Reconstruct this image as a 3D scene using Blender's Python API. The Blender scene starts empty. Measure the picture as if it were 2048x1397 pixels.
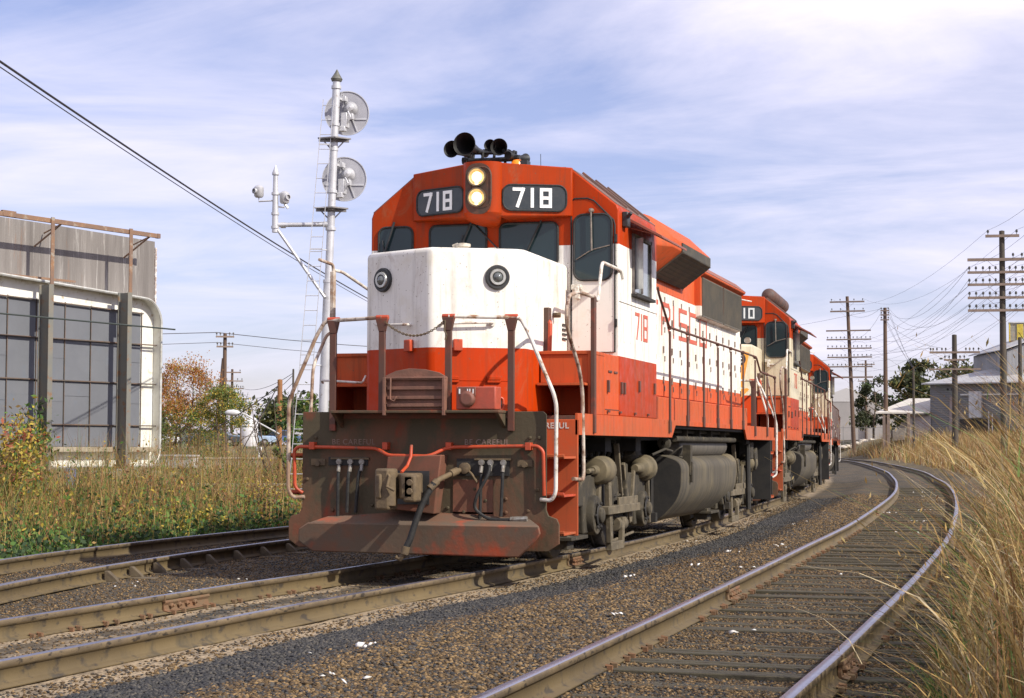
import bpy, bmesh, math, random
import numpy as np
from mathutils import Vector, Matrix
random.seed(7); rng=np.random.default_rng(7)
S=bpy.context.scene; COL=S.collection
R_=math.radians
# ---------------- camera
cam=bpy.data.cameras.new('camera'); camo=bpy.data.objects.new('camera',cam); COL.objects.link(camo)
CP=Vector((6.3411,-18.1115,1.3106)); yaw,pit,rol=R_(16.4298),R_(3.0879),R_(0.1813)
F=Vector((-math.sin(yaw)*math.cos(pit),math.cos(yaw)*math.cos(pit),math.sin(pit)))
Rv=Vector((math.cos(yaw),math.sin(yaw),0)); Uv=Rv.cross(F)
Rv,Uv=Rv*math.cos(rol)+Uv*math.sin(rol),Uv*math.cos(rol)-Rv*math.sin(rol)
camo.matrix_world=Matrix(((Rv.x,Uv.x,-F.x,CP.x),(Rv.y,Uv.y,-F.y,CP.y),(Rv.z,Uv.z,-F.z,CP.z),(0,0,0,1)))
cam.sensor_width=36; cam.lens=36*3607.03/2048; cam.clip_start=.2; cam.clip_end=8000
S.camera=camo
# ---------------- light
SUN_EL=37.0; sdir=Vector((math.sin(R_(71))*math.cos(R_(SUN_EL)),-math.cos(R_(71))*math.cos(R_(SUN_EL)),math.sin(R_(SUN_EL))))
sun=bpy.data.lights.new('sun','SUN'); sun.energy=5.0; sun.angle=R_(.5); sun.color=(1,.94,.83)
so=bpy.data.objects.new('sun',sun); COL.objects.link(so); so.rotation_euler=sdir.to_track_quat('Z','Y').to_euler()
W=bpy.data.worlds.new('World'); S.world=W; W.use_nodes=True
S.view_settings.view_transform='Standard'; S.view_settings.look='None'; S.view_settings.exposure=0.10; S.view_settings.gamma=1
def world():
    n=W.node_tree.nodes; l=W.node_tree.links; n.clear()
    out=n.new('ShaderNodeOutputWorld'); bg=n.new('ShaderNodeBackground'); bg.inputs[1].default_value=.10
    sky=n.new('ShaderNodeTexSky'); sky.sky_type='NISHITA'; sky.sun_disc=False; sky.sun_elevation=R_(SUN_EL)
    sky.sun_rotation=math.atan2(sdir.x,sdir.y); sky.dust_density=.6; sky.ozone_density=2.2; sky.air_density=1.0
    tc=n.new('ShaderNodeTexCoord'); sep=n.new('ShaderNodeSeparateXYZ'); l.new(tc.outputs['Generated'],sep.inputs[0])
    # clouds laid out on a flat layer: direction divided by height
    ad=n.new('ShaderNodeMath'); ad.operation='ADD'; ad.inputs[1].default_value=.16; l.new(sep.outputs[2],ad.inputs[0])
    mx=n.new('ShaderNodeMath'); mx.operation='MAXIMUM'; mx.inputs[1].default_value=.02; l.new(ad.outputs[0],mx.inputs[0])
    dv=n.new('ShaderNodeVectorMath'); dv.operation='DIVIDE'; cb=n.new('ShaderNodeCombineXYZ')
    for i in range(3): l.new(mx.outputs[0],cb.inputs[i])
    l.new(tc.outputs['Generated'],dv.inputs[0]); l.new(cb.outputs[0],dv.inputs[1])
    def noise(scale,det,rough,dist,loc,rot,sc):
        mp=n.new('ShaderNodeMapping'); mp.inputs['Location'].default_value=loc; mp.inputs['Rotation'].default_value=rot; mp.inputs['Scale'].default_value=sc
        l.new(dv.outputs[0],mp.inputs[0]); t=n.new('ShaderNodeTexNoise'); t.inputs['Scale'].default_value=scale; t.inputs['Detail'].default_value=det
        t.inputs['Roughness'].default_value=rough; t.inputs['Distortion'].default_value=dist; l.new(mp.outputs[0],t.inputs['Vector']); return t.outputs['Fac']
    a=noise(.50,8,.58,.5,(3.9,1.1,0),(0,0,R_(25)),(1.0,1.1,1)); b=noise(1.3,9,.60,.8,(.4,5.2,0),(0,0,R_(18)),(.8,1.4,1))
    m1=n.new('ShaderNodeMath'); m1.operation='MULTIPLY'; m1.inputs[1].default_value=.58; l.new(a,m1.inputs[0])
    m2=n.new('ShaderNodeMath'); m2.operation='MULTIPLY_ADD'; m2.inputs[1].default_value=.42; l.new(b,m2.inputs[0]); l.new(m1.outputs[0],m2.inputs[2])
    tot=m2.outputs[0]
    # two broad cloud banks in the sky, one to the right of the train's heading, one to the left
    for (br,el,sx,sz,g) in ((7,14.5,.26,.060,.14),(27,10,.16,.045,.055),(20,15.5,.10,.03,-.07),(9,8.0,.22,.025,-.06),(20,5.5,.3,.02,.03)):
        c=Vector((-math.sin(R_(br))*math.cos(R_(el)),math.cos(R_(br))*math.cos(R_(el)),math.sin(R_(el))))
        sb=n.new('ShaderNodeVectorMath'); sb.operation='SUBTRACT'; l.new(tc.outputs['Generated'],sb.inputs[0]); sb.inputs[1].default_value=c
        dd=n.new('ShaderNodeVectorMath'); dd.operation='DIVIDE'; l.new(sb.outputs[0],dd.inputs[0]); dd.inputs[1].default_value=(sx,.5,sz)
        ln=n.new('ShaderNodeVectorMath'); ln.operation='LENGTH'; l.new(dd.outputs[0],ln.inputs[0])
        mr=n.new('ShaderNodeMapRange'); mr.interpolation_type='SMOOTHSTEP'; mr.inputs[1].default_value=0; mr.inputs[2].default_value=1.5; mr.inputs[3].default_value=g; mr.inputs[4].default_value=0; l.new(ln.outputs['Value'],mr.inputs[0])
        ad2=n.new('ShaderNodeMath'); ad2.operation='ADD'; l.new(tot,ad2.inputs[0]); l.new(mr.outputs[0],ad2.inputs[1]); tot=ad2.outputs[0]
    cr=n.new('ShaderNodeValToRGB'); l.new(tot,cr.inputs[0]); e=cr.color_ramp.elements
    e[0].position=.41; e[0].color=(.15,.15,.15,1); e[1].position=.64; e[1].color=(1,1,1,1)
    tint=n.new('ShaderNodeMix'); tint.data_type='RGBA'; tint.blend_type='MULTIPLY'; tint.inputs['Factor'].default_value=1
    tint.inputs[7].default_value=(1.16,1.05,1.34,1); l.new(sky.outputs[0],tint.inputs[6])
    mix=n.new('ShaderNodeMix'); mix.data_type='RGBA'; l.new(cr.outputs[0],mix.inputs['Factor']); l.new(tint.outputs[2],mix.inputs[6]); mix.inputs[7].default_value=(9.9,9.4,11.0,1)
    l.new(mix.outputs[2],bg.inputs[0]); l.new(bg.outputs[0],out.inputs[0])
world()
S.render.film_transparent=False
# ---------------- helpers
def tag(o,label=None,cat=None,group=None,kind=None):
    if label: o['label']=label
    if cat: o['category']=cat
    if group: o['group']=group
    if kind: o['kind']=kind
    return o
def empty(name,loc=(0,0,0),rz=0,label=None,cat=None,group=None,parent=None):
    o=bpy.data.objects.new(name,None); COL.objects.link(o); o.location=loc; o.rotation_euler=(0,0,rz); o.empty_display_size=.3
    if parent: o.parent=parent
    return tag(o,label,cat,group)
class MB:
    def __init__(s): s.v=[]; s.f=[]; s.mi=[]; s.m=0
    def add(s,vs,fs):
        b=len(s.v); s.v+= [tuple(x) for x in vs]
        for f in fs: s.f.append(tuple(i+b for i in f)); s.mi.append(s.m)
        return s
    def box(s,c,d,rot=None):
        x,y,z=d[0]/2,d[1]/2,d[2]/2
        vs=[Vector((i*x,j*y,k*z)) for i in(-1,1) for j in(-1,1) for k in(-1,1)]
        if rot is not None: vs=[rot@v for v in vs]
        c=Vector(c); vs=[v+c for v in vs]
        return s.add(vs,[(0,1,3,2),(4,6,7,5),(0,4,5,1),(2,3,7,6),(0,2,6,4),(1,5,7,3)])
    def bb(s,x0,x1,y0,y1,z0,z1): return s.box(((x0+x1)/2,(y0+y1)/2,(z0+z1)/2),(abs(x1-x0),abs(y1-y0),abs(z1-z0)))
    def prism(s,pts,vec):
        n=len(pts); vec=Vector(vec); P=[Vector(p) for p in pts]
        return s.add(P+[p+vec for p in P],[tuple(range(n))[::-1],tuple(range(n,2*n))]+[(i,(i+1)%n,n+(i+1)%n,n+i) for i in range(n)])
    def bar(s,a,b,w,t,up=(0,0,1)):
        a=Vector(a);b=Vector(b);d=(b-a); L=d.length
        if L<1e-6: return s
        d/=L; up=Vector(up); x=d.cross(up)
        if x.length<1e-3: x=d.cross(Vector((1,0,0)))
        x.normalize(); u=x.cross(d)
        return s.add([a+x*i*w/2+u*j*t/2+(b-a)*k for k in(0,1) for i,j in((-1,-1),(1,-1),(1,1),(-1,1))],[(0,1,2,3)[::-1],(4,5,6,7),(0,1,5,4),(1,2,6,5),(2,3,7,6),(3,0,4,7)])
    def tube(s,pts,r,n=8,caps=True):
        P=[Vector(p) for p in pts]; rs=r if isinstance(r,(list,tuple)) else [r]*len(P)
        prev=None; rings=[]
        for i,p in enumerate(P):
            t=(P[min(i+1,len(P)-1)]-P[max(i-1,0)]).normalized()
            if prev is None:
                a=t.cross(Vector((0,0,1)))
                if a.length<.05: a=t.cross(Vector((1,0,0)))
            else: a=prev-t*prev.dot(t)
            a.normalize(); prev=a; b=t.cross(a); rings.append([p+(a*math.cos(2*math.pi*k/n)+b*math.sin(2*math.pi*k/n))*rs[i] for k in range(n)])
        vs=[v for q in rings for v in q]; fs=[]
        for i in range(len(P)-1):
            for k in range(n): fs.append((i*n+k,i*n+(k+1)%n,(i+1)*n+(k+1)%n,(i+1)*n+k))
        if caps: fs+= [tuple(range(n))[::-1],tuple(range((len(P)-1)*n,len(P)*n))]
        return s.add(vs,fs)
    def rtube(s,pts,r,n=8,rad=.08,seg=4):
        return s.tube(rounded(pts,rad,seg),r,n)
    def lathe(s,o,ax,prof,n=24):
        ax=Vector(ax).normalized(); a=ax.cross(Vector((0,0,1)))
        if a.length<.05: a=ax.cross(Vector((1,0,0)))
        a.normalize(); b=ax.cross(a); o=Vector(o); vs=[];fs=[]
        for (h,r) in prof:
            for k in range(n): vs.append(o+ax*h+(a*math.cos(2*math.pi*k/n)+b*math.sin(2*math.pi*k/n))*max(r,1e-4))
        for i in range(len(prof)-1):
            for k in range(n): fs.append((i*n+k,i*n+(k+1)%n,(i+1)*n+(k+1)%n,(i+1)*n+k))
        return s.add(vs,fs)
    def quad(s,*p): return s.add(p,[tuple(range(len(p)))])
    def build(s,name,mats,parent=None,bevel=0,loc=None,smooth=38,segs=2):
        me=bpy.data.meshes.new(name); me.from_pydata(s.v,[],s.f)
        if not isinstance(mats,(list,tuple)): mats=[mats]
        for m in mats: me.materials.append(m)
        if len(mats)>1: me.polygons.foreach_set('material_index',s.mi)
        bm=bmesh.new(); bm.from_mesh(me); bmesh.ops.recalc_face_normals(bm,faces=bm.faces); bm.to_mesh(me); bm.free()
        if smooth:
            me.polygons.foreach_set('use_smooth',[True]*len(me.polygons)); me.set_sharp_from_angle(angle=R_(smooth))
        o=bpy.data.objects.new(name,me); COL.objects.link(o)
        if parent: o.parent=parent
        if loc: o.location=loc
        if bevel:
            b=o.modifiers.new('bevel','BEVEL'); b.width=bevel; b.segments=segs; b.limit_method='ANGLE'; b.angle_limit=R_(35); b.harden_normals=False
        return o
def rounded(pts,rad=.08,seg=4):
    P=[Vector(p) for p in pts]; out=[P[0]]
    for i in range(1,len(P)-1):
        a=P[i-1]-P[i]; b=P[i+1]-P[i]; r=min(rad,a.length*.45,b.length*.45); a=a.normalized()*r+P[i]; b=b.normalized()*r+P[i]
        for k in range(seg+1):
            t=k/seg; out.append(a*(1-t)**2+P[i]*2*t*(1-t)+b*t*t)
    out.append(P[-1]); return out
def rrect(w,h,r,seg=5):
    o=[]
    for cx,cy,a0 in((w/2-r,h/2-r,0),(-w/2+r,h/2-r,90),(-w/2+r,-h/2+r,180),(w/2-r,-h/2+r,270)):
        for k in range(seg+1):
            a=R_(a0+90*k/seg); o.append((cx+r*math.cos(a),cy+r*math.sin(a)))
    return o
def npmesh(name,V,Fq,mats,mi=None,smooth=False,parent=None):
    me=bpy.data.meshes.new(name); k=Fq.shape[1]
    me.vertices.add(len(V)); me.vertices.foreach_set('co',V.astype(np.float32).ravel())
    me.loops.add(Fq.size); me.loops.foreach_set('vertex_index',Fq.astype(np.int32).ravel())
    me.polygons.add(len(Fq)); me.polygons.foreach_set('loop_start',np.arange(0,Fq.size,k,dtype=np.int32))
    for m in (mats if isinstance(mats,(list,tuple)) else [mats]): me.materials.append(m)
    if mi is not None: me.polygons.foreach_set('material_index',mi.astype(np.int32))
    me.update(calc_edges=True)
    if smooth: me.polygons.foreach_set('use_smooth',np.ones(len(Fq),bool))
    o=bpy.data.objects.new(name,me); COL.objects.link(o)
    if parent: o.parent=parent
    return o
# ---------------- materials
MATS={}
def newmat(name):
    m=bpy.data.materials.new(name); m.use_nodes=True; n=m.node_tree.nodes; l=m.node_tree.links
    b=n['Principled BSDF']; MATS[name]=m; return m,n,l,b
def nz(n,l,vec,scale,det=5,rough=.6,dist=0,sc=(1,1,1)):
    mp=n.new('ShaderNodeMapping'); mp.inputs['Scale'].default_value=sc; l.new(vec,mp.inputs[0])
    t=n.new('ShaderNodeTexNoise'); t.inputs['Scale'].default_value=scale; t.inputs['Detail'].default_value=det; t.inputs['Roughness'].default_value=rough
    t.inputs['Distortion'].default_value=dist; l.new(mp.outputs[0],t.inputs['Vector']); return t.outputs['Fac']
def ramp(n,l,x,a,b,va=0,vb=1):
    r=n.new('ShaderNodeMapRange'); r.inputs[1].default_value=a; r.inputs[2].default_value=b; r.inputs[3].default_value=va; r.inputs[4].default_value=vb
    l.new(x,r.inputs[0]); return r.outputs[0]
def mixc(n,l,f,a,b,mode='MIX'):
    m=n.new('ShaderNodeMix'); m.data_type='RGBA'; m.blend_type=mode
    if hasattr(f,'links') or hasattr(f,'is_linked'): l.new(f,m.inputs[0])
    else: m.inputs[0].default_value=f
    for i,c in ((6,a),(7,b)):
        if hasattr(c,'is_linked'): l.new(c,m.inputs[i])
        else: m.inputs[i].default_value=(*c,1)
    return m.outputs[2]
def mth(n,l,op,a,b=None):
    m=n.new('ShaderNodeMath'); m.operation=op
    for i,c in enumerate((a,b)):
        if c is None: continue
        if hasattr(c,'is_linked'): l.new(c,m.inputs[i])
        else: m.inputs[i].default_value=c
    return m.outputs[0]
def bump(n,l,b,h,st=.3,d=.02):
    bp=n.new('ShaderNodeBump'); bp.inputs['Strength'].default_value=st; bp.inputs['Distance'].default_value=d; l.new(h,bp.inputs['Height']); l.new(bp.outputs[0],b.inputs['Normal'])
def M(name,c1,c2=None,rough=.6,metal=0,s1=3,th=(.4,.65),c3=None,s3=25,th3=(.6,.75),sc=(1,1,1),bst=.15,bs=30,emit=None,spec=None,coord='Object'):
    if name in MATS: return MATS[name]
    m,n,l,b=newmat(name); tc=n.new('ShaderNodeTexCoord').outputs[coord]
    b.inputs['Roughness'].default_value=rough; b.inputs['Metallic'].default_value=metal
    if spec is not None: b.inputs['Specular IOR Level'].default_value=spec
    col=None
    if c2:
        col=mixc(n,l,ramp(n,l,nz(n,l,tc,s1,6,.65,.3,sc),*th),c1,c2)
    if c3:
        col=mixc(n,l,ramp(n,l,nz(n,l,tc,s3,4,.6,0,sc),*th3),col if col is not None else c1,c3)
    if col is None: b.inputs['Base Color'].default_value=(*c1,1)
    else: l.new(col,b.inputs['Base Color'])
    if bst: bump(n,l,b,nz(n,l,tc,bs,4),bst,.01)
    if emit: b.inputs['Emission Color'].default_value=(*emit[0],1); b.inputs['Emission Strength'].default_value=emit[1]
    return m
def paint(name,orange,fade,white,zlo,zhi,grime=.5,rough=.42,dust=.5,zd=1.5,seed=0.):
    """railway livery: light band between two heights, streaks, chips and road dust"""
    m,n,l,b=newmat(name); tcn=n.new('ShaderNodeTexCoord'); tc=tcn.outputs['Object']
    mp0=n.new('ShaderNodeMapping'); mp0.inputs['Location'].default_value=(seed,seed*.7,0); l.new(tc,mp0.inputs[0]); v=mp0.outputs[0]
    sp=n.new('ShaderNodeSeparateXYZ'); l.new(tc,sp.inputs[0]); z=sp.outputs[2]

    band=mth(n,l,'MULTIPLY',mth(n,l,'GREATER_THAN',z,zlo),mth(n,l,'LESS_THAN',z,zhi))
    og=mixc(n,l,ramp(n,l,nz(n,l,v,1.3,7,.65,.4,(1,.5,.8)),.35,.7),orange,fade)
    wh=mixc(n,l,ramp(n,l,nz(n,l,v,2.3,7,.7,.2),.5,.78,0,.8),white,tuple(c*k for c,k in zip(white,(.82,.76,.62))))
    wh=mixc(n,l,ramp(n,l,nz(n,l,v,1.5,9,.78,.8,(1,1,.7)),.55,.72,0,.75*min(1,grime*1.3)),wh,(.50,.40,.27))
    wh=mixc(n,l,ramp(n,l,nz(n,l,v,34,2,.5),.70,.73,0,.8),wh,(.22,.17,.12))
    c=mixc(n,l,band,og,wh)
    st=ramp(n,l,nz(n,l,v,5,6,.7,.1,(2.2,1.6,.14)),.5,.78,0,grime)
    c=mixc(n,l,st,c,(.085,.050,.028))
    chips=ramp(n,l,nz(n,l,v,26,3,.5),.70,.74,0,.75*min(1,grime*1.6)); c=mixc(n,l,chips,c,(.13,.08,.05))
    rs=ramp(n,l,nz(n,l,v,1.8,8,.75,1.2,(1,1,.6)),.56,.76,0,.62*min(1,grime*1.8)); c=mixc(n,l,rs,c,(.26,.14,.07))
    zz=ramp(n,l,z,zd,zd-.9,0,1); du=mth(n,l,'MULTIPLY',zz,ramp(n,l,nz(n,l,v,3,6,.7),.3,.7,.3,1)); du=mth(n,l,'MULTIPLY',du,dust); c=mixc(n,l,du,c,(.17,.11,.065))
    b.inputs['Specular IOR Level'].default_value=.14; l.new(c,b.inputs['Base Color']); l.new(ramp(n,l,nz(n,l,v,7,4),.3,.7,rough-.04,rough+.22),b.inputs['Roughness'])
    bump(n,l,b,nz(n,l,v,1.6,2,.5),.12,.05); return m
OR=(.64,.085,.022); ORF=(.62,.12,.045); WH=(.80,.77,.70)
def mk_paints(k,seed,grime):
    wh=WH if k==0 else (.60,.54,.39)
    return dict(front=paint('livery_front_%d'%k,(.44,.037,.002),(.33,.040,.005),wh,2.375,3.70,grime*1.15,.38,.35,1.6,seed),
        nose=paint('livery_nose_%d'%k,(.47,.036,.001),(.42,.042,.003),wh,2.375,4.2,grime*.8,.40,.25,1.7,seed+3),
        hood=paint('livery_hood_%d'%k,(.56,.092,.026),(.50,.110,.042),wh,2.30,3.60,grime*.95,.5,.4,1.5,seed+5),
        sill=paint('livery_sill_%d'%k,(.56,.088,.024),(.42,.105,.040),wh,9,10,grime*1.0,.5,.45,1.75,seed+7),
        roof=M('roof_brown',(.19,.10,.075),(.12,.085,.075),.7,0,2,(.35,.65),(.3,.1,.05),9),
        post=M('post_paint',(.12,.042,.026),(.085,.045,.030),.65,0,3,(.35,.65),(.20,.045,.022),5,(.58,.7)),
        pilot=M('pilot_grime',(.070,.054,.028),(.135,.060,.030),.8,0,1.9,(.46,.60),(.22,.040,.014),2.6,(.58,.70),(1,1,.55),.45,16))
steel=M('dirty_running_gear',(.052,.043,.027),(.028,.024,.018),.85,0,3,(.4,.65),(.115,.092,.056),5,(.54,.68),bst=.4)
dark=M('dark_underframe',(.020,.019,.018),(.034,.030,.025),.8,0,4)
black=M('black_enamel',(.018,.02,.022),(.035,.034,.032),.45,0,8)
hornm=M('horn_metal',(.018,.020,.021),(.035,.033,.030),.5,.2,12)
glass=M('cab_glass',(.020,.036,.040),None,.07,0,bst=0,spec=.42)
rubber=M('rubber',(.012,.012,.012),(.03,.028,.025),.7,0,20)
pipew=M('white_rail_paint',(.72,.69,.62),(.45,.38,.30),.45,0,5,(.45,.7),(.30,.16,.08),10,(.56,.66))
piper=M('rusty_rail_paint',(.30,.19,.12),(.55,.48,.40),.55,0,4,(.45,.6),(.14,.07,.04),9,(.52,.64))
orangep=M('orange_pipe',(.50,.065,.018),(.34,.055,.02),.5,0,6,(.4,.7),(.15,.08,.05),12,(.6,.7))
silver=M('aluminium_paint',(.62,.62,.63),(.48,.48,.49),.42,.35,3,(.4,.7),(.34,.31,.27),11,(.62,.74))
numw=M('number_white',(.85,.85,.82),None,.5,0,bst=0)
boardm=M('number_board_black',(.028,.036,.040),(.045,.05,.052),.25,0,6)
lampm=M('lamp_lens',(.9,.75,.5),None,.15,0,bst=0,emit=((1,.78,.42),2.6))
chrome=M('reflector',(.75,.68,.55),(.5,.42,.3),.2,1,14,bst=0)
beac=M('amber_beacon',(.85,.22,.02),None,.25,0,bst=0,emit=((1,.25,.02),.6))
redp=M('red_letter_paint',(.58,.085,.035),(.52,.13,.07),.5,0,5)
# ================= LOCOMOTIVE =================
GL={ # strokes in a unit cell x 0..1, y 0..1
'7':[[(0,1),(1,1),(.38,0)]],'1':[[(.5,1),(.5,0)]],'8':[[(0,0),(1,0),(1,1),(0,1),(0,0)],[(0,.5),(1,.5)]],
'0':[[(0,0),(1,0),(1,1),(0,1),(0,0)]],'F':[[(0,0),(0,1),(1,1)],[(0,.55),(.8,.55)]],
'R':[[(0,0),(0,1),(.85,1),(1,.85),(1,.6),(.85,.5),(0,.5)],[(.6,.5),(1,0)]],'I':[[(.5,0),(.5,1)]],
'5':[[(0,.0),(1,.0),(1,.5),(0,.5),(0,1),(1,1)]],'S':[[(0,.0),(1,.0),(1,.5),(0,.5),(0,1),(1,1)]],'C':[[(1,0),(0,0),(0,1),(1,1)]],'O':[[(0,0),(1,0),(1,1),(0,1),(0,0)]]}
def glyph(mb,ch,o,rt,up,w,h,t,th=.006):
    """flat painted strokes: thin proud strips; o = lower left, rt/up unit vectors"""
    o=Vector(o); rt=Vector(rt); up=Vector(up); nn=rt.cross(up).normalized()
    k=0
    for st in GL[ch]:
        for (a,b) in zip(st[:-1],st[1:]):
            A=o+rt*(t/2+a[0]*(w-t))+up*(t/2+a[1]*(h-t)); B=o+rt*(t/2+b[0]*(w-t))+up*(t/2+b[1]*(h-t))
            d=(B-A).normalized(); s=d.cross(nn).normalized()
            ex=t/2; off=nn*(.0012*(k%4)); k+=1
            P=[A-d*ex-s*t/2,B+d*ex-s*t/2,B+d*ex+s*t/2,A-d*ex+s*t/2]
            mb.prism([q+off for q in P],nn*th)
def text_obj(name,txt,size,mat,parent,org,rt,up,th=.003,spacing=1.1,bold=.0):
    cu=bpy.data.curves.new(name,'FONT'); cu.body=txt; cu.size=size; cu.extrude=th; cu.space_character=spacing; cu.offset=bold
    tmp=bpy.data.objects.new(name,cu); COL.objects.link(tmp)
    dg=bpy.context.evaluated_depsgraph_get(); me=bpy.data.meshes.new_from_object(tmp.evaluated_get(dg)); bpy.data.objects.remove(tmp)
    rt=Vector(rt).normalized(); up=Vector(up).normalized(); nn=rt.cross(up)
    me.transform(Matrix(((rt.x,up.x,nn.x,org[0]),(rt.y,up.y,nn.y,org[1]),(rt.z,up.z,nn.z,org[2]),(0,0,0,1))))
    me.materials.clear(); me.materials.append(mat); o=bpy.data.objects.new(name,me); COL.objects.link(o); o.parent=parent; return o
def pane(mb,frame,c,rt,up,w,h,r,ft=.03,depth=.02,poly=None):
    """rounded window: glass in mb material 0, gasket material 1"""
    c=Vector(c); rt=Vector(rt).normalized(); up=Vector(up).normalized(); nn=rt.cross(up)
    P=poly or rrect(w,h,r); 
    mb.m=0; mb.prism([c+rt*x+up*y for x,y in P],nn*.008)
    mb.m=1; pts=[c+rt*x+up*y+nn*.008 for x,y in P]; pts.append(pts[0]); pts.append(pts[1]); mb.tube(pts,ft/2,6,False)
def make_loco(loc,rz,num,label,idx,label_parts=True):
    PT=mk_paints(0 if idx==0 else 1,idx*11.3,.62 if idx==0 else .75)
    full=idx==0; mid=idx<=1
    root=empty('diesel_locomotive',loc,rz,label,'locomotive','red and white diesel locomotives of the train')
    V=Vector
    # ---- frame, sills, deck
    mb=MB(); mb.bb(-1.05,1.05,.65,15.3,1.40,1.598); mb.bb(-1.50,1.50,.65,15.3,1.56,1.598); mb.bb(-.75,.75,.02,15.4,1.05,1.40); mb.bb(-.955,.955,0.031,.648,1.40,1.598); mb.build('main_frame',dark,root)
    for s in(-1,1):
        x=1.53*s
        pts=[(x,.60,1.435),(x,5.70,1.435),(x,5.95,1.60),(x,11.85,1.60),(x,12.05,1.435),(x,15.35,1.435),(x,15.35,1.668),(x,.60,1.668)]
        sl=MB(); sl.prism(pts,(.03*s,0,0)); 
        for y in(5.2,7.35,9.9,12.6,14.2): sl.bb(x+.03*s,x+.034*s,y-.01,y+.01,1.61,1.66)
        sl.build('side_sill',PT['sill'],root,.006)
    mb=MB(); mb.bb(-1.50,1.50,1.31,15.33,1.60,1.655); mb.bb(-.98,.98,-.02,1.31,1.602,1.655); mb.build('walkway',M('walkway_plate',(.12,.06,.04),(.2,.06,.035),.8,0,5),root,.004)
    # ---- pilot plate
    P=[(-1.36,1.675),(-1.36,.80),(-1.36,.64),(-1.39,.58),(-1.49,.55),(-1.515,.50),(-1.515,.30),(-1.40,.22),(1.40,.22),(1.515,.30),(1.515,.50),(1.49,.56),(1.40,.59),(1.375,.65),(1.375,1.64),(1.34,1.675)]
    pl=MB(); pl.prism([(x,0,z) for x,z in P],(0,.03,0))
    for x,z in [(-.55,.68),(-.95,.72),(-1.0,.62),(.48,.62),(.72,.74),(.94,.76),(.94,.62),(1.18,.64),(.3,.66),(-1.2,1.4),(1.2,1.4),(1.3,1.4),(-1.3,.95),(1.28,.86),(1.15,.42),(.60,.86)]:
        pl.lathe((x,0,z),(0,-1,0),[(0,.020),(.015,.020),(.018,.012),(.018,0)],8)
    pil=pl.build('pilot',PT['pilot'],root,.006)
    # recess plate right of coupler
    mb=MB(); mb.bb(.36,.80,-.012,0,.50,.62); mb.bb(.36,.80,-.012,0,.60,.96); mb.build('access_plate',M('rusty_plate',(.19,.075,.042),(.12,.06,.035),.75,0,5),pil)
    mb=MB(); mb.bb(.40,.98,-.014,0,1.00,1.18); mb.bb(-1.05,-.60,-.014,0,1.10,1.19); mb.build('hose_panel',dark,pil)
    # footboard style plow
    Q=[(-1.16,.50),(-1.27,.43),(-1.27,.30),(-1.13,.19),(1.16,.17),(1.36,.36),(1.40,.42),(1.38,.50)]
    mb=MB(); mb.prism([(x,-.28+.05*(z<.3),z) for x,z in Q],(0,-.03,0))
    mb.prism([(-1.16,-.28,.50),(1.38,-.28,.50),(1.20,0,.56),(.45,0,.60),(.15,-.02,.62),(-.15,-.02,.62),(-.45,0,.60),(-1.05,0,.56)],(0,0,-.03))
    mb.build('pilot_plow',M('weathered_red_steel',(.120,.085,.058),(.16,.078,.045),.9,0,2.2,(.44,.6),(.36,.058,.020),1.7,(.56,.68),bst=.3,bs=22),root,.015)
    # ---- stepwells, both sides both ends
    for s in(-1,1):
        for e in(0,1):
            if e and not mid: continue
            f=(lambda y:y) if e==0 else (lambda y:15.4-y)
            st=MB(); st.bb(.98*s,1.56*s,f(.60),f(.63),.36,1.60)
            st.bb(.96*s,.99*s,f(0.03),f(.60),.36,1.60)
            st.build('step_bulkhead',PT['sill'] if e==0 else dark,root,.005)
            for k,z in enumerate((.38,.78,1.18)):
                a=MB(); a.bb(1.0*s,1.54*s,f(.10),f(.60),z,z+.025); a.bb(1.0*s,1.54*s,f(.10),f(.115),z,z+.05); a.build('step',PT['sill'] if k!=1 else orangep,root,.004)
    if full:
        wt=M('letter_white_worn',(.62,.60,.55),(.42,.38,.32),.6,0,20,bst=0)
        gh=M('ghost_letter',(.20,.13,.10),(.29,.22,.18),.75,0,16,bst=0)
        text_obj('lettering','BE CAREFUL',.088,wt,root,(.93,.5965,1.505),(1,0,0),(0,0,1),.0015,1.12,.002)
        text_obj('lettering','BE CAREFUL',.084,gh,pil,(.48,-.0015,1.325),(1,0,0),(0,0,1),.0012,1.1,0)
        text_obj('lettering','BE CAREFUL',.084,M('ghost_letter_faint',(.17,.105,.075),(.25,.17,.13),.75,0,16,bst=0),pil,(-1.02,-.0015,1.325),(1,0,0),(0,0,1),.0012,1.1,0)
    # ---- coupler
    rust=M('coupler_rust',(.15,.105,.055),(.085,.06,.035),.8,0,6,bst=.4)
    mb=MB(); mb.prism([(-.36,0,.66),(.22,0,.60),(.30,0,1.22),(-.30,0,1.20)],(0,-.22,0)); cb=mb.build('draft_pocket',M('draft_pocket_red',(.17,.062,.035),(.10,.055,.032),.8,0,4),root,.012)
    MBk=MB(); MBk.bb(-.22,.17,-.235,-.218,.70,1.05); MBk.build('pocket_opening',black,cb)
    cp=MB(); cp.prism([(-.10,-.22,.77),(.10,-.22,.77),(.14,-.50,.77),(.20,-.62,.77),(.20,-.80,.77),(.05,-.80,.77),(-.02,-.64,.77),(-.10,-.62,.77),(-.10,-.72,.77),(-.12,-.90,.77),(-.20,-.86,.77),(-.20,-.60,.77),(-.14,-.45,.77)],(0,0,.26))
    cp.prism([(-.20,-.86,.66),(-.04,-.88,.66),(-.03,-.62,.66),(-.22,-.60,.66)],(0,0,.42)); cp.bb(.08,.22,-.80,-.60,.74,1.02)
    cou=cp.build('coupler',rust,root,.025)
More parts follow.
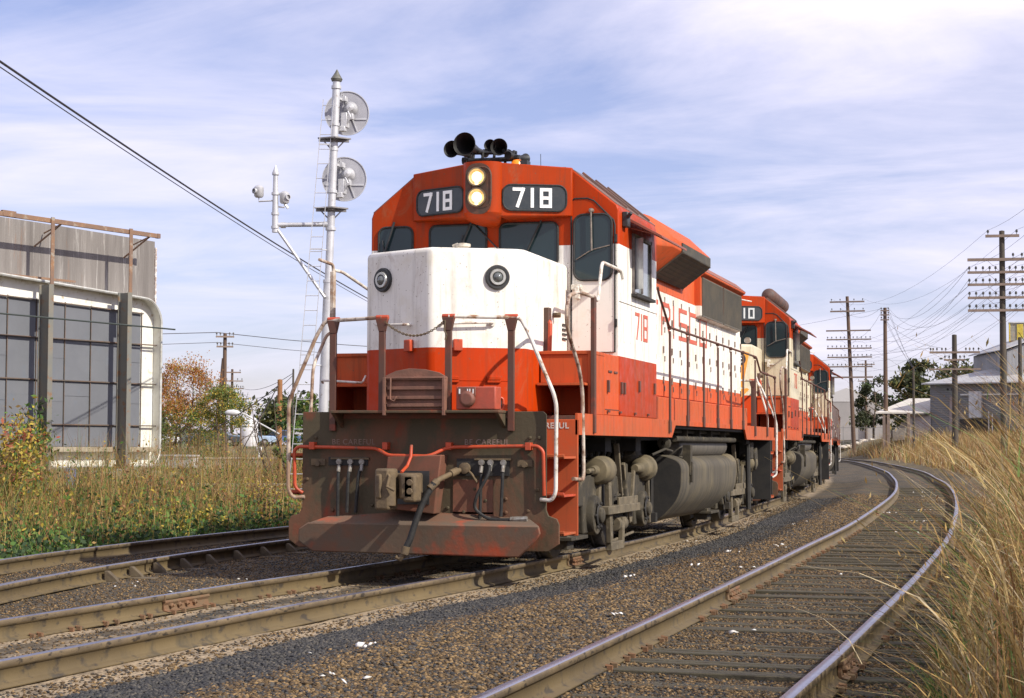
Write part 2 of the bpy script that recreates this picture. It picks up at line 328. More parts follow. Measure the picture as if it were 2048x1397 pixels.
    kn=MB(); kn.lathe((-.07,-.80,.70),(0,0,1),[(0,0),(0,.075),(.36,.075),(.36,0)],14); kn.tube([(-.07,-.84,1.04),(-.03,-.88,1.0),(-.05,-.90,.90),(.03,-.90,.86)],.018,6); kn.lathe((.16,-.80,.94),(0,-1,0),[(0,.0),(0,.035),(.02,.035),(.02,0)],10); kn.lathe((.16,-.80,.85),(0,-1,0),[(0,.0),(0,.035),(.02,.035),(.02,0)],10); kn.build('knuckle',rust,cou,.01)
    # uncoupling lever
    mb=MB(); mb.rtube([(-1.34,-.03,.80),(-1.42,-.06,.86),(-1.43,-.06,1.26),(-1.38,-.06,1.30),(-.50,-.06,1.285),(-.40,-.16,1.26),(-.30,-.2,1.21),(.16,-.2,1.205),(.30,-.10,1.285),(.38,-.06,1.30),(1.30,-.06,1.315),(1.36,-.06,1.26),(1.37,-.06,.80)],.020,8,.06)
    mb.tube([(-.04,-.2,1.32),(-.03,-.24,1.20),(-.05,-.30,1.1),(-.04,-.5,1.04)],.018,6)
    for x in(-1.22,-.38,.33,1.20): mb.bb(x-.03,x+.03,-.09,0,1.27,1.35)
    mb.build('uncoupling_lever',orangep,root,.004)
    if full:
        # brake pipe hose
        mb=MB(); mb.m=0; mb.tube(rounded([(.29,-.42,.93),(.19,-.48,.74),(.12,-.52,.52),(.07,-.54,.34),(.03,-.55,.26)],.15,5),.034,10)
        mb.m=1; mb.tube([(.47,-.02,1.07),(.42,-.14,1.04),(.33,-.34,.97),(.28,-.43,.92)],.028,10); mb.tube([(.43,-.10,1.05),(.39,-.20,1.02)],.042,10); mb.tube([(.31,-.38,.95),(.25,-.45,.87)],.040,10)
        mb.tube([(.035,-.55,.28),(.015,-.555,.20)],.044,10); mb.tube([(.02,-.555,.21),(-.03,-.56,.15),(-.07,-.56,.17)],.028,8)
        mb.tube([(.46,-.03,1.12),(.58,-.05,1.02),(.64,-.05,.93)],.012,6); mb.lathe((.5,-.02,1.08),(0,-1,0),[(0,.06),(.05,.06),(.06,.03),(.06,0)],10)
        mb.build('brake_hose',[rubber,rust],root)
        for x0,pts,w in ((-.92,[(-.92,-.03,1.10),(-.92,-.06,1.0),(-.925,-.05,.56)],1),(-.79,[(-.79,-.03,1.10),(-.80,-.07,1.0),(-.82,-.05,.60)],1),(-.66,[(-.66,-.03,1.11),(-.68,-.08,1.0),(-.72,-.05,.60)],1),
                     (.68,[(.68,-.03,1.10),(.68,-.05,.95),(.67,-.05,.55)],0),(.78,[(.78,-.03,1.12),(.78,-.10,1.02),(.66,-.13,.80),(.62,-.11,.66),(.78,-.10,.545),(1.05,-.10,.55)],1),(.92,[(.92,-.03,1.11),(.92,-.06,1.0),(.90,-.05,.58)],1)):
            h=MB(); h.m=0; h.tube(rounded(pts,.12,5),.018,8); h.m=1; h.tube([pts[0],tuple(V(pts[0])+V((0,-.03,-.07)))],.021,8); h.lathe((x0,-.0,1.14),(0,-1,0),[(0,.032),(.05,.032),(.05,0)],8)
            if len(pts)>4: h.tube([(1.02,-.10,.55),(1.2,-.10,.56)],.03,8)
            h.build('control_hose',[rubber,M('fitting_dull',(.30,.29,.26),(.16,.13,.10),.5,.4,20)],root)
        for a,b in((-1.02,-.58),(.60,1.0)): h=MB(); h.bb(a,b,-.03,0,1.165,1.185); h.build('hose_bracket',rust,root)
        for x in(-1.17,1.15): h=MB(); h.lathe((x,0,1.12),(0,-1,0),[(0,.03),(.05,.03),(.05,0)],8); h.bb(x-.08,x+.08,-.02,0,1.10,1.17); h.build('hose_bracket',rust,root)
    # ---- anticlimber platform
    an=MB(); an.bb(-.92,.95,-.30,.02,1.655,1.685); an.prism([(-.92,0,1.655),(-.92,-.29,1.655),(-.92,0,1.50)],(.04,0,0)); an.prism([(.9,0,1.655),(.9,-.29,1.655),(.9,0,1.50)],(.04,0,0)); an.build('front_platform',PT['pilot'],root,.006)
    gp=MB(); c=[(-.315,2.05),(-.20,2.10),(-.05,2.125),(.12,2.115),(.28,2.08),(.37,2.03)]
    gp.prism([(-.30,-.25,1.69)]+[(x,-.25,z) for x,z in c]+[(.36,-.25,1.69)],(0,.02,0))
    for z in(1.72,1.80,1.90,2.0): gp.bb(-.29,.35,-.285,-.25,z,z+.035)
    for x in(-.31,.35): gp.bb(x-.015,x+.015,-.32,-.24,1.63,2.03)
    gp.tube([(-.24,-.30,2.02),(-.24,-.31,1.80),(-.20,-.31,1.78),(-.17,-.31,1.83)],.010,6); gp.bb(-.31,.37,-.30,-.27,2.015,2.03)
    gp.build('folding_gangway',M('gangway_brown',(.15,.075,.05),(.22,.10,.065),.75,0,7,bst=.4),root,.004)
    if full:
        mu=MB(); mu.bb(.47,.90,-.26,-.05,1.69,1.93); mub=mu.build('receptacle_box',M('box_red',(.42,.075,.04),(.30,.07,.04),.55,0,5),root,.012)
        mu=MB(); mu.lathe((.60,-.26,1.80),(0,-1,0),[(0,.085),(.04,.085),(.06,.06),(.06,0)],16); mu.bb(.50,.69,-.285,-.26,1.83,1.925); mu.build('receptacle_cover',M('cover_dirty',(.20,.07,.045),(.13,.06,.04),.6,0,9),mub,.006)
        mu=MB(); mu.bb(.51,.525,-.288,-.285,1.855,1.905); mu.bb(.60,.61,-.288,-.285,1.855,1.905);mu.bb(.625,.635,-.288,-.285,1.855,1.905);mu.bb(.66,.67,-.288,-.285,1.855,1.905); mu.build('stencil',numw,mub)
    # ---- nose
    ns=MB(); outline=[(0,.26),(.86,.69),(.93,.80),(.93,2.62),(-.93,2.62),(-.93,.80),(-.86,.69)]
    ns.prism([(x,y,1.655) for x,y in outline],(0,0,1.81)); nose=ns.build('short_hood',PT['nose'],root,.055,segs=4)
    uL=V((-.86,.43,0)).normalized()  # along left face outward
    uR=V((.86,.43,0)).normalized()
    nL=V((-.447,-.894,0)); nR=V((.447,-.894,0))
    def onface(s,d,z,off=0): 
        u=uR if s>0 else uL; nn=nR if s>0 else nL; return V((0,.26,z))+u*d+nn*off
    for s in(-1,1):
        nn=nR if s>0 else nL; o=onface(s,.735,3.145)
        cl=MB(); cl.m=0; cl.lathe(o,nn,[(-.02,.135),(.02,.135),(.035,.125),(.035,.10),(.02,.095)],32)
        cl.m=1; cl.lathe(o,nn,[(.015,.10),(.05,.085),(.05,.06),(.02,.055)],28)
        cl.m=2; cl.lathe(o,nn,[(.02,.058),(.045,.052),(.065,.03),(.07,0)],24)
        clo=cl.build('class_light',[black,M('lamp_ring',(.55,.55,.5),(.4,.38,.33),.35,.6,9),M('lamp_glass',(.16,.17,.16),(.09,.1,.1),.08,0,9,spec=.9)],nose)
        gi=MB(); a,b=(.30,.80) if s<0 else (.13,.68)
        gi.rtube([onface(s,a,2.63,0),onface(s,a,2.63,.06),onface(s,b,2.65,.06),onface(s,b,2.65,0)],.014,8,.03)
        gi.lathe(onface(s,b,2.65,0),nn,[(0,.04),(.03,.04),(.03,0)],8)
        gi.build('grab_iron',pipew,nose)
        bk=MB(); d=.30; bk.m=0; c0=onface(s,d,2.40,.03)
        rot=Matrix.Rotation(math.atan2((uR if s>0 else -uL).y,(uR if s>0 else -uL).x),3,'Z'); bk.box(c0,(.10,.06,.13),rot); bk.build('lamp_bracket',orangep,nose,.01)
    # door seams and hinges on the lower right face
    dd=MB()
    dd.bar(onface(1,.12,2.02,.002),onface(1,.86,2.02,.002),.006,.008,nR); dd.bar(onface(-1,.12,1.95,.002),onface(-1,.14,1.7,.002),.006,.008,nL)
    for d in(.24,.70):
        rot=Matrix.Rotation(math.atan2(uR.y,uR.x),3,'Z'); dd.box(onface(1,d,2.045,.012),(.15,.03,.035),rot); dd.box(onface(1,d,2.01,.012),(.15,.03,.025),rot)
    dd.build('sandbox_hatch',PT['nose'],nose,.004)
    dd=MB(); P8=[onface(1,.72+x,1.77+z,.0) for x,z in rrect(.17,.13,.03)]
    dd.tube(P8+[P8[0],P8[1]],.014,6,False); dd.build('tow_eye_frame',orangep,nose)
    dd=MB(); dd.prism([onface(1,.72+x,1.77+z,.0) for x,z in rrect(.14,.10,.03)],nR*.004); dd.build('tow_eye_recess',black,nose)
    fc=MB(); fc.lathe((.18,.85,3.46),(0,0,1),[(0,.07),(.05,.06),(.06,.085),(.09,.085),(.10,.04),(.10,0)],18); fc.tube([(.06,.85,3.53),(.12,.85,3.55)],.018,6); fc.build('sand_filler_cap',M('cap_cream',(.62,.58,.48),(.35,.3,.22),.6,0,12),nose)
    # ---- cab
    y0,y1=2.55,4.70
    cabP=[(-1.56,1.66),(-1.56,4.10),(-1.535,4.17),(-1.0,4.60),(-.90,4.635),(0,4.67),(.90,4.635),(1.0,4.60),(1.535,4.17),(1.56,4.10),(1.56,1.66)]
    cb=MB(); cb.prism([(x,y0,z) for x,z in cabP],(0,y1-y0,0)); cab=cb.build('cab',PT['front'],root,.02)
    rf=MB(); top=cabP[2:9]; 
    rf.prism([(x*1.003,y0+.012,z+.006) for x,z in top]+[(x*.995,y0+.012,z-.02) for x,z in top[::-1]],(0,y1-y0+.03,0))
    for y in(3.1,3.75,4.4): rf.bar((1.53,y,4.20),(.98,y,4.645),.04,.03,(0,0,1)); rf.bar((-1.53,y,4.20),(-.98,y,4.645),.04,.03,(0,0,1))
    rf.build('cab_roof',PT['roof'],root,.004)
    # visor with number boards, V shaped in plan
    H=.19; yv=2.13
    vz0,vz1=4.02,4.645
    for s in(-1,1):
        a=V((H*s,yv,0)); b=V((1.00*s,2.50,0)); 
        vb=MB()
        Z=lambda p,z:(p[0],p[1],z)
        # face quad prism following the roof slope
        pts=[(a.x,a.y,vz0),(b.x,b.y,vz0+.02),(b.x,b.y,4.62),(a.x,a.y,4.66)]
        back=[(a.x,2.56,vz0),(b.x,2.56,vz0+.02),(b.x,2.56,4.62),(a.x,2.56,4.66)]
        vb.add(pts+back,[(0,1,2,3),(4,7,6,5),(0,4,5,1),(1,5,6,2),(2,6,7,3),(3,7,4,0)])
        vis=vb.build('number_visor',PT['front'],cab,.012)
        u=(b-a).normalized() if s>0 else (a-b).normalized(); nn=V((u.y,-u.x,0)); mid_=(a+b)/2+V((0,0,4.245))+nn*.004-u*.005*s
        if s<0: mid_=mid_+u*.012
        nbm=MB(); P=rrect(.76,.305,.10); nbm.m=0; nbm.prism([mid_+u*x+V((0,0,1))*z for x,z in P],nn*.012); nbm.m=1
        q=[mid_+u*x+V((0,0,1))*z+nn*.012 for x,z in P]; nbm.tube(q+[q[0],q[1]],.012,6,False)
        nb=nbm.build('number_board',[boardm,rubber],vis)
        g=MB(); w=.145; gap=.055; h=.235; org=mid_+nn*.0125-u*((.145*2+.05+gap*2)/2+.04)-V((0,0,h/2)); x=0
        for ch in num:
            ww=.05 if ch=='1' else w; 
            glyph(g,ch,org+u*x,u,(0,0,1),ww if ch!='1' else .05,h,.038); x+=ww+gap+.01
        g.build('numerals',numw if idx==0 else M('number_grey',(.55,.57,.56),None,.5,bst=0),nb)
    # headlight housing: rounded column
    hh=MB(); n=16; ring=[(.235*math.cos(R_(180+180*k/n)),yv+.02+.17*math.sin(R_(180+180*k/n))) for k in range(n+1)]
    hh.prism([(x,y,4.06) for x,y in ring]+[(.235,2.56,4.06),(-.235,2.56,4.06)],(0,0,.60))
    # rounded bottom bulge
    vs=[];fs=[]
    for j in range(6):
        t=j/5*math.pi/2; 
        vs+= [(x*math.cos(t)**.7 if j<5 else 0,(y-2.56)*(math.cos(t) if j<5 else 0)+2.56,4.06-.12*math.sin(t)) for x,y in ring]
    for j in range(5):
        for k in range(n): fs.append((j*(n+1)+k,j*(n+1)+k+1,(j+1)*(n+1)+k+1,(j+1)*(n+1)+k))
    hh.add(vs,fs); hho=hh.build('headlight_housing',PT['front'],cab,0)
    hl=MB(); yf=yv-.16; hl.m=0
    hl.prism([(x+.005,yf,4.33+z) for x,z in rrect(.31,.60,.13)],(0,-.03,0))
    P=[V((x+.04,yf-.03,4.345+z)) for x,z in rrect(.25,.47,.10)]; hl.tube(P+[P[0],P[1]],.012,6,False)
    hlo=hl.build('headlight',[M('headlight_grime',(.035,.03,.022),(.13,.045,.02),.6,0,5)],hho)
    for z in(4.465,4.225):
        lm=MB(); o=V((-.005,yf-.03,z)); lm.m=0; lm.lathe(o,(0,-1,0),[(0,.112),(.03,.112),(.03,.095)],28); lm.m=1; lm.lathe(o,(0,-1,0),[(.028,.097),(.02,.085),(.012,.062)],28)
        lm.m=2; lm.lathe(o,(0,-1,0),[(.012,.063),(.03,.045),(.038,0)],24); lm.lathe(o+V((.0,0,-.075)),(0,-1,0),[(.026,.022),(.03,.012),(.032,0)],10); lm.build('lamp',[M('lamp_rim',(.35,.27,.15),(.2,.15,.1),.35,.8,9),M('lamp_bowl',(.85,.62,.30),(.6,.35,.12),.25,.7,30,emit=((1,.55,.18),.5)),lampm],hlo)
    # windshields, wipers
    ws=[(-.435,3.72,.72,.52,.08),(.455,3.72,.72,.52,.08)]
    for cx,cz,w,h,r in ws:
        m=MB(); pane(m,None,(cx,y0-.002,cz),(1,0,0),(0,0,1),w,h,r); wd=m.build('windshield',[glass,rubber],cab)
        wp=MB(); 
        if cx<0: wp.tube([(-.26,y0-.05,4.00),(-.42,y0-.05,3.62)],.012,6); wp.tube([(-.36,y0-.04,3.86),(-.48,y0-.04,3.50)],.008,6); wp.tube([(-.22,y0-.05,3.98),(.10,y0-.05,3.66)],.010,6)
        else: wp.tube([(.62,y0-.05,4.00),(.44,y0-.05,3.62)],.012,6); wp.tube([(.50,y0-.04,3.76),(.38,y0-.04,3.52)],.009,6)
        wp.build('wiper',black,wd)
    # left front window
    m=MB(); pane(m,None,(-1.235,y0-.002,3.62),(1,0,0),(0,0,1),.44,.72,.09); wd=m.build('front_window',[glass,rubber],cab)
    wp=MB(); wp.tube([(-1.24,y0-.05,4.04),(-1.38,y0-.05,3.62)],.014,6); wp.tube([(-1.40,y0-.03,3.82),(-1.36,y0-.03,3.5)],.008,6); wp.build('wiper',black,wd)
    # right front door
    dr=MB(); P=[(.985,2.42),(.985,4.22),(1.02,4.25),(1.18,4.25),(1.26,4.22),(1.50,3.98),(1.515,3.92),(1.515,2.42)]
    dr.prism([(x,y0,z) for x,z in P],(0,-.022,0)); q=[V((x,y0-.022,z)) for x,z in P]; door=dr.build('cab_door',PT['front'],cab,.006)
    m=MB(); m.tube(q+[q[0]],.011,6,False)
    for z in(2.72,3.35,3.72): m.bb(1.515,1.54,y0-.05,y0,z,z+.09)
    m.build('door_seal',rubber,door)
    m=MB(); pane(m,None,(1.25,y0-.024,3.665),(1,0,0),(0,0,1),.46,.78,.11); wd=m.build('door_window',[glass,rubber],door)
    wp=MB(); wp.tube([(1.235,y0-.07,4.09),(1.245,y0-.07,3.62)],.012,6); wp.tube([(1.05,y0-.05,3.52),(1.245,y0-.07,3.63),(1.46,y0-.05,3.68)],.007,6); wp.lathe((1.235,y0-.02,4.10),(0,-1,0),[(0,.03),(.06,.025),(.07,0)],10); wp.build('wiper',M('wiper_arm',(.16,.14,.12),(.3,.25,.2),.5,.3,20),wd)
    m=MB(); m.bb(1.0,1.12,y0-.10,y0-.022,3.16,3.22); m.bb(1.05,1.10,y0-.12,y0-.02,3.05,3.20); m.bb(1.02,1.2,y0-.05,y0-.02,3.10,3.13); m.build('door_handle',M('latch_white',(.7,.68,.6),(.4,.33,.26),.5,0,20),door,.006)
    # louvres at front right of cab beside nose
    m=MB()
    for k in range(4): m.bb(.937,.948,2.30,2.48,2.56+k*.055,2.585+k*.055)
    m.build('louvre',black,nose)
    m=MB(); m.bb(.93,.99,1.50,1.62,2.36,2.88); m.build('hand_hold',PT['post'],nose,.006)
    m=MB(); m.rtube([(.93,1.55,2.34),(.99,1.52,2.34),(1.0,1.52,2.72),(.93,1.55,2.72)],.028,8,.06); m.build('grab_loop',orangep,nose)
    m=MB(); m.lathe((.94,1.9,2.82),(1,0,0),[(0,.03),(.08,.03),(.08,0)],8); m.build('hood_latch',rust,nose)
    # side windows with sunshade
    for s in(-1,1):
        if s<0 and not full: continue
        X=1.56*s
        m=MB(); m.m=0; m.bb(X,X+.012*s,3.28,4.20,3.20,3.86); m.m=1
        for (a,b,c_,d) in((3.24,3.28,3.16,3.90),(4.20,4.25,3.16,3.90),(3.24,4.25,3.86,3.90),(3.70,3.74,3.20,3.86)): m.bb(X,X+.035*s,a,b,c_,d)
        m.m=2; m.bb(X,X+.08*s,3.20,4.27,3.13,3.165)
        sw=m.build('side_window',[M('side_glass',(.30,.34,.36),(.16,.19,.2),.1,.2,2,bst=0,spec=.9),M('sash_dark',(.10,.08,.07),(.25,.22,.2),.5,0,8),dark],cab)
        m=MB(); m.quad((X+.02*s,3.29,3.22),(X+.15*s,3.20,3.22),(X+.15*s,3.20,3.84),(X+.02*s,3.29,3.84)); m.build('wind_deflector',M('deflector_glass',(.55,.58,.6),(.3,.32,.35),.15,.3,3,bst=0),sw)
        if s<0: continue
        m=MB(); P=[(X+.02*s,4.06),(X+.42*s,3.84),(X+.43*s,3.81),(X+.40*s,3.82),(X+.02*s,4.02)]
        m.prism([(x,3.0,z) for x,z in P],(0,1.55,0)); m.tube([(X+.02*s,3.1,3.95),(X+.35*s,3.1,3.86)],.012,6); m.build('sunshade',M('shade_red_brown',(.26,.075,.045),(.20,.06,.04),.6,0,4),cab,.004)
        m=MB(); m.bb(X,X+.07*s,2.70,2.86,3.92,4.10); m.tube([(X+.02*s,2.75,4.0),(X+.12*s,2.68,4.08)],.025,6); m.build('mirror_bracket',black,cab,.01)
    # cab side number
    g=MB(); y=3.42; 
    for ch in num:
        w=.24 if ch!='1' else .045; glyph(g,ch,(1.561,y,2.62),(0,1,0),(0,0,1),w,.335,.042,.004); y+=w+.09
    g.build('cab_number',redp,cab)
    if idx>=0:
        m=MB(); m.bar((1.562,2.56,3.02),(1.562,4.7,3.02),.004,.008,(1,0,0)); m.build('panel_seam',M('seam',(.1,.07,.05),None,.7,bst=0),cab)
    # ---- equipment boxes below the cab
    for s in(-1,1):
        bx=MB(); a,b=.95*s,1.555*s
        bx.bb(a,b,1.85,4.72,1.67,2.37)
        bo=bx.build('battery_box',PT['sill'],root,.008)
        bx=MB(); bx.bb(a,b,1.28,1.86,2.335,2.375); bx.bb(1.50*s,1.55*s,1.28,1.87,1.67,2.34); bx.bb(a,1.51*s,1.30,1.34,2.02,2.34); bx.build('cab_platform',PT['sill'],root,.005)
        bx=MB(); bx.bb(a,1.50*s,1.15,1.84,1.985,2.015); bx.build('platform_step',PT['sill'],root,.004)
        ln=MB()
        for y in(2.02,2.30): ln.bb(b,b+.012*s,y,y+.16,2.16,2.185); 
        for y,z in((1.95,2.0),(2.62,2.0),(2.78,2.0),(3.6,2.05),(4.5,2.05)): ln.bb(b,b+.03*s,y,y+.05,z-.07,z+.07)
        for y in(1.95,2.55,3.35,4.1): ln.bb(b,b+.03*s,y,y+.06,1.70,1.725)
        ln.build('box_latch',M('latch_dark',(.16,.06,.04),(.08,.05,.04),.7,0,9),bo,.003)
        ln=MB()
        for y in(2.60,3.55): ln.bar((b+.002*s,y,1.70),(b+.002*s,y,2.36),.008,.004,(s,0,0))
        ln.bar((b+.002*s,1.86,1.735),(b+.002*s,4.7,1.735),.008,.004,(s,0,0)); ln.build('box_seam',M('seam_dark',(.08,.04,.03),None,.8,bst=0),bo)
    if full:
        m=MB(); m.add([(1.28+.13*math.cos(a*.8)*(1+.2*math.sin(a*3)),1.45+.1*math.sin(a*.8),2.02) for a in range(8)]+[(1.27,1.45,2.16),(1.33,1.43,2.13)],[(i,(i+1)%8,8) for i in range(4)]+[(i,(i+1)%8,9) for i in range(4,8)]+[(3,4,8),(4,9,8),(0,8,9),(7,0,9)]); tag(m.build('rag',M('grey_rag',(.30,.28,.27),(.18,.17,.16),.95,0,9),None,.0,loc=(0,0,0)),'crumpled grey rag lying on the step platform beside the leading cab','rag')
    # ---- long hood
    hd=MB(); hz=4.22
    hp=[(-.915,1.66),(-.915,hz-.12),(-.86,hz-.03),(-.5,hz),(.5,hz),(.86,hz-.03),(.915,hz-.12),(.915,1.66)]
    hd.prism([(x,4.70,z) for x,z in hp],(0,10.63,0)); hood=hd.build('long_hood',PT['hood'],root,.012)
    # lower duct along walkway
    for s in(-1,1):
        m=MB(); m.bb(.90*s,1.10*s,4.72,15.0,1.66,2.02); m.build('hood_duct',PT['sill'],root,.01)
    # hood doors
    lat=M('door_latch',(.10,.05,.04),(.3,.25,.2),.6,0,14)
    ys=[5.0+.645*k for k in range(16)]
    for s in((1,-1) if full else (1,)):
        X=.915*s
        for k,y in enumerate(ys):
            zt=3.62 if 5.9<y<10.4 else (3.35 if y>10.3 else 3.9)
            d=MB(); d.m=0; d.bb(X,X+.016*s,y+.015,y+.63,2.06,zt); d.m=1
            for z in(2.30,2.75,3.18):
                if z<zt-.1: d.bb(X+.016*s,X+.034*s,y+.55,y+.60,z-.05,z+.05)
            for z in(2.18,2.62,3.05,3.5):
                if z<zt-.05: d.bb(X+.016*s,X+.028*s,y+.03,y+.06,z-.04,z+.04)
            d.build('hood_door',[PT['hood'],lat],root,0)
    # lettering on the hood
    for s in((1,) if not full else (1,)):
        L=[('F',7.12),('R',8.02),('I',8.80),('S',9.36),('C',10.22),('O',11.10)]
        for ch,y in L:
            g=MB(); glyph(g,ch,(.933,y,2.96),(0,1,0),(0,0,1),.66 if ch!='I' else .30,.50,.066,.004); g.build('painted_letter',redp,hood)
    # ---- dynamic brake blister
    bl=MB(); prof=[(.92,3.78),(1.37,4.12),(1.37,4.26),(1.05,4.56),(.95,4.60),(0,4.64),(-.95,4.60),(-1.05,4.56),(-1.37,4.26),(-1.37,4.12),(-.92,3.78)]
    prof1=[(.90,3.78),(.93,4.10),(.93,4.16),(.90,4.36),(.84,4.42),(0,4.46),(-.84,4.42),(-.90,4.36),(-.93,4.16),(-.93,4.10),(-.90,3.78)]
    def sect(y,pr): return [(x,y,z) for x,z in pr]
    secs=[sect(5.75,prof1),sect(6.75,prof),sect(9.65,prof),sect(10.0,prof1)]
    vs=[p for q in secs for p in q]; n=len(prof); fs=[]
    for j in range(3):
        for k in range(n-1): fs.append((j*n+k,j*n+k+1,(j+1)*n+k+1,(j+1)*n+k))
    fs+= [tuple(range(n)),tuple(range(3*n,4*n))[::-1]]
    bl.add(vs,fs); blo=bl.build('brake_blister',PT['hood'],root,.01)
    for s in(-1,1):
        g=MB(); a=V((.945*s,0,3.79)); b=V((1.375*s,0,4.115))
        q=[(a.x,7.35,a.z),(b.x,7.35,b.z),(b.x,9.6,b.z),(a.x,9.6,a.z)]
        dn=V((.6*s,0,-.8)); g.m=0; g.prism([V(p)+dn*.004 for p in q],dn*.02)
        g.m=0; g.bb(1.372*s,1.39*s,7.35,9.6,4.11,4.24)
        for k in range(9):
            t=k/8; p=a.lerp(b,t); g.bar((p.x+dn.x*.028,7.38,p.z+dn.z*.028),(p.x+dn.x*.028,9.57,p.z+dn.z*.028),.016,.01,dn)
        g.build('intake_grille',M('grille_dark',(.05,.048,.038),(.09,.075,.05),.7,0,3),blo)
    fn=MB()
    for y in(7.5,8.9): fn.lathe((0,y,4.62),(0,0,1),[(0,.62),(.14,.60),(.16,.55),(.12,.1),(.12,0)],32)
    fn.build('fan_housing',PT['roof'],blo)
    # radiator section
    rd=MB(); pr=[(.92,3.40),(1.02,3.44),(1.02,4.08),(1.10,4.12),(1.10,4.15),(.92,4.30),(.80,4.34),(0,4.38),(-.80,4.34),(-.92,4.30),(-1.10,4.15),(-1.10,4.12),(-1.02,4.08),(-1.02,3.44),(-.92,3.40)]
    rd.prism([(x,10.75,z) for x,z in pr],(0,4.1,0)); RC=MB(); RC.prism([(x*1.004,10.74,z+.006) for x,z in pr[4:11]]+[(x*.99,10.74,z-.02) for x,z in pr[4:11][::-1]],(0,4.12,0)); rdo=rd.build('radiator_section',PT['hood'],root,.012); RC.build('radiator_roof',M('faded_roof_red',(.30,.11,.075),(.20,.09,.07),.75,0,2),rdo)
    for s in(-1,1):
        g=MB(); 
        for a,b in((10.85,12.75),(12.85,14.75)):
            g.bb(1.02*s,1.04*s,a,b,3.43,4.07)
            for k in range(26): 
                y=a+.03+(b-a-.06)*k/25; g.bb(1.04*s,1.048*s,y-.006,y+.006,3.45,4.05)
        g.build('radiator_grille',M('radiator_grey',(.10,.093,.078),(.14,.12,.09),.75,0,2.5),rdo)
    fn=MB()
    for y,r in((11.6,.6),(12.8,.42),(14.0,.6)): fn.lathe((0,y,4.37),(0,0,1),[(0,r),(.13,r*.97),(.15,r*.9),(.11,.1),(.11,0)],32)
    fn.bb(.5,.72,10.3,10.6,4.2,4.55)
    fn.build('fan_housing',PT['roof'],rdo)
    ex=MB(); ex.bb(-.25,.25,6.2,6.55,4.45,4.72); ex.bb(-.25,.25,10.1,10.5,4.2,4.5); ex.build('exhaust_stack',M('soot',(.05,.04,.035),(.09,.06,.05),.8,0,5),root,.02)
    hr=MB(); hr.rtube([(.80,4.75,4.35),(.80,5.7,4.30)],.012,6,.05); hr.tube([(.85,15.33,4.08),(1.12,15.45,4.03)],.014,6); hr.lathe((1.05,15.36,3.3),(0,1,0),[(0,.06),(.05,.06),(.06,0)],12); hr.build('roof_grab',pipew,root)
    # ---- roof equipment
    if full:
        def horn(o,d,r,L,par,nm='horn'):
            d=V(d).normalized(); h=MB(); h.lathe(o,d,[(0,.03),(L*.35,.035),(L*.65,r*.45),(L*.85,r*.7),(L*.95,r*.9),(L,r*1.02),(L*1.01,r),(L*.97,r*.9),(L*.8,r*.6),(L*.6,r*.35),(L*.5,.02),(L*.5,0)],28)
            h.lathe(V(o)-d*.05,d,[(0,0),(0,.05),(.06,.05),(.06,0)],14); h.build(nm,hornm,par)
        hb=MB(); hb.tube([(-.52,3.02,4.84),(-.2,3.02,4.84),(.18,3.02,4.84)],.03,8); hb.tube([(-.45,3.1,4.95),(.14,3.1,4.93)],.022,8)
        for x in(-.42,-.30,-.15,0,.1): hb.tube([(x,3.02,4.66),(x+.02,3.05,4.95)],.018,6)
        for x in(-.5,.16,.18): hb.lathe((x,3.0,4.84),(1,0,0),[(-.03,0),(-.03,.045),(.03,.045),(.03,0)],8)
        hb.bb(-.45,.05,2.92,3.12,4.655,4.70); hbo=hb.build('air_horn',hornm,root)
        horn((-.56,3.30,4.96),(-.10,-1,.0),.105,.50,hbo); horn((-.36,3.35,4.985),(-.04,-1,0),.142,.72,hbo)
        horn((.0,3.2,4.945),(.05,-1,0),.105,.48,hbo); horn((-.10,3.05,4.975),(.0,-1,0),.075,.30,hbo)
        horn((.10,2.95,4.87),(.28,1,.02),.07,.35,hbo)
        m=MB(); m.m=0; m.lathe((.19,2.95,4.65),(0,0,1),[(0,.09),(.03,.09),(.03,.08)],16); m.m=1; m.lathe((.19,2.95,4.68),(0,0,1),[(0,.075),(.10,.07),(.13,.05),(.14,0)],16); m.m=0; m.bb(.20,.33,2.9,3.05,4.65,4.80); m.build('beacon',[black,beac],root)
        m=MB(); m.tube([(.45,3.1,4.64),(.445,3.1,4.90)],.004,5); m.build('antenna',black,root)
    else:
        for s in((1,) if idx==1 else ()):
            m=MB(); m.lathe((1.02*s,3.1,4.70),(0,1,0),[(0,0),(.02,.10),(.07,.15),(.15,.17),(3.3,.17),(3.38,.15),(3.43,.10),(3.45,0)],24)
            for y in(3.9,5.4): m.lathe((1.02*s,y,4.70),(0,1,0),[(0,.176),(.05,.176)],24)
            m.build('roof_air_tank',M('tank_soot',(.075,.05,.045),(.16,.075,.05),.65,0,4),root)
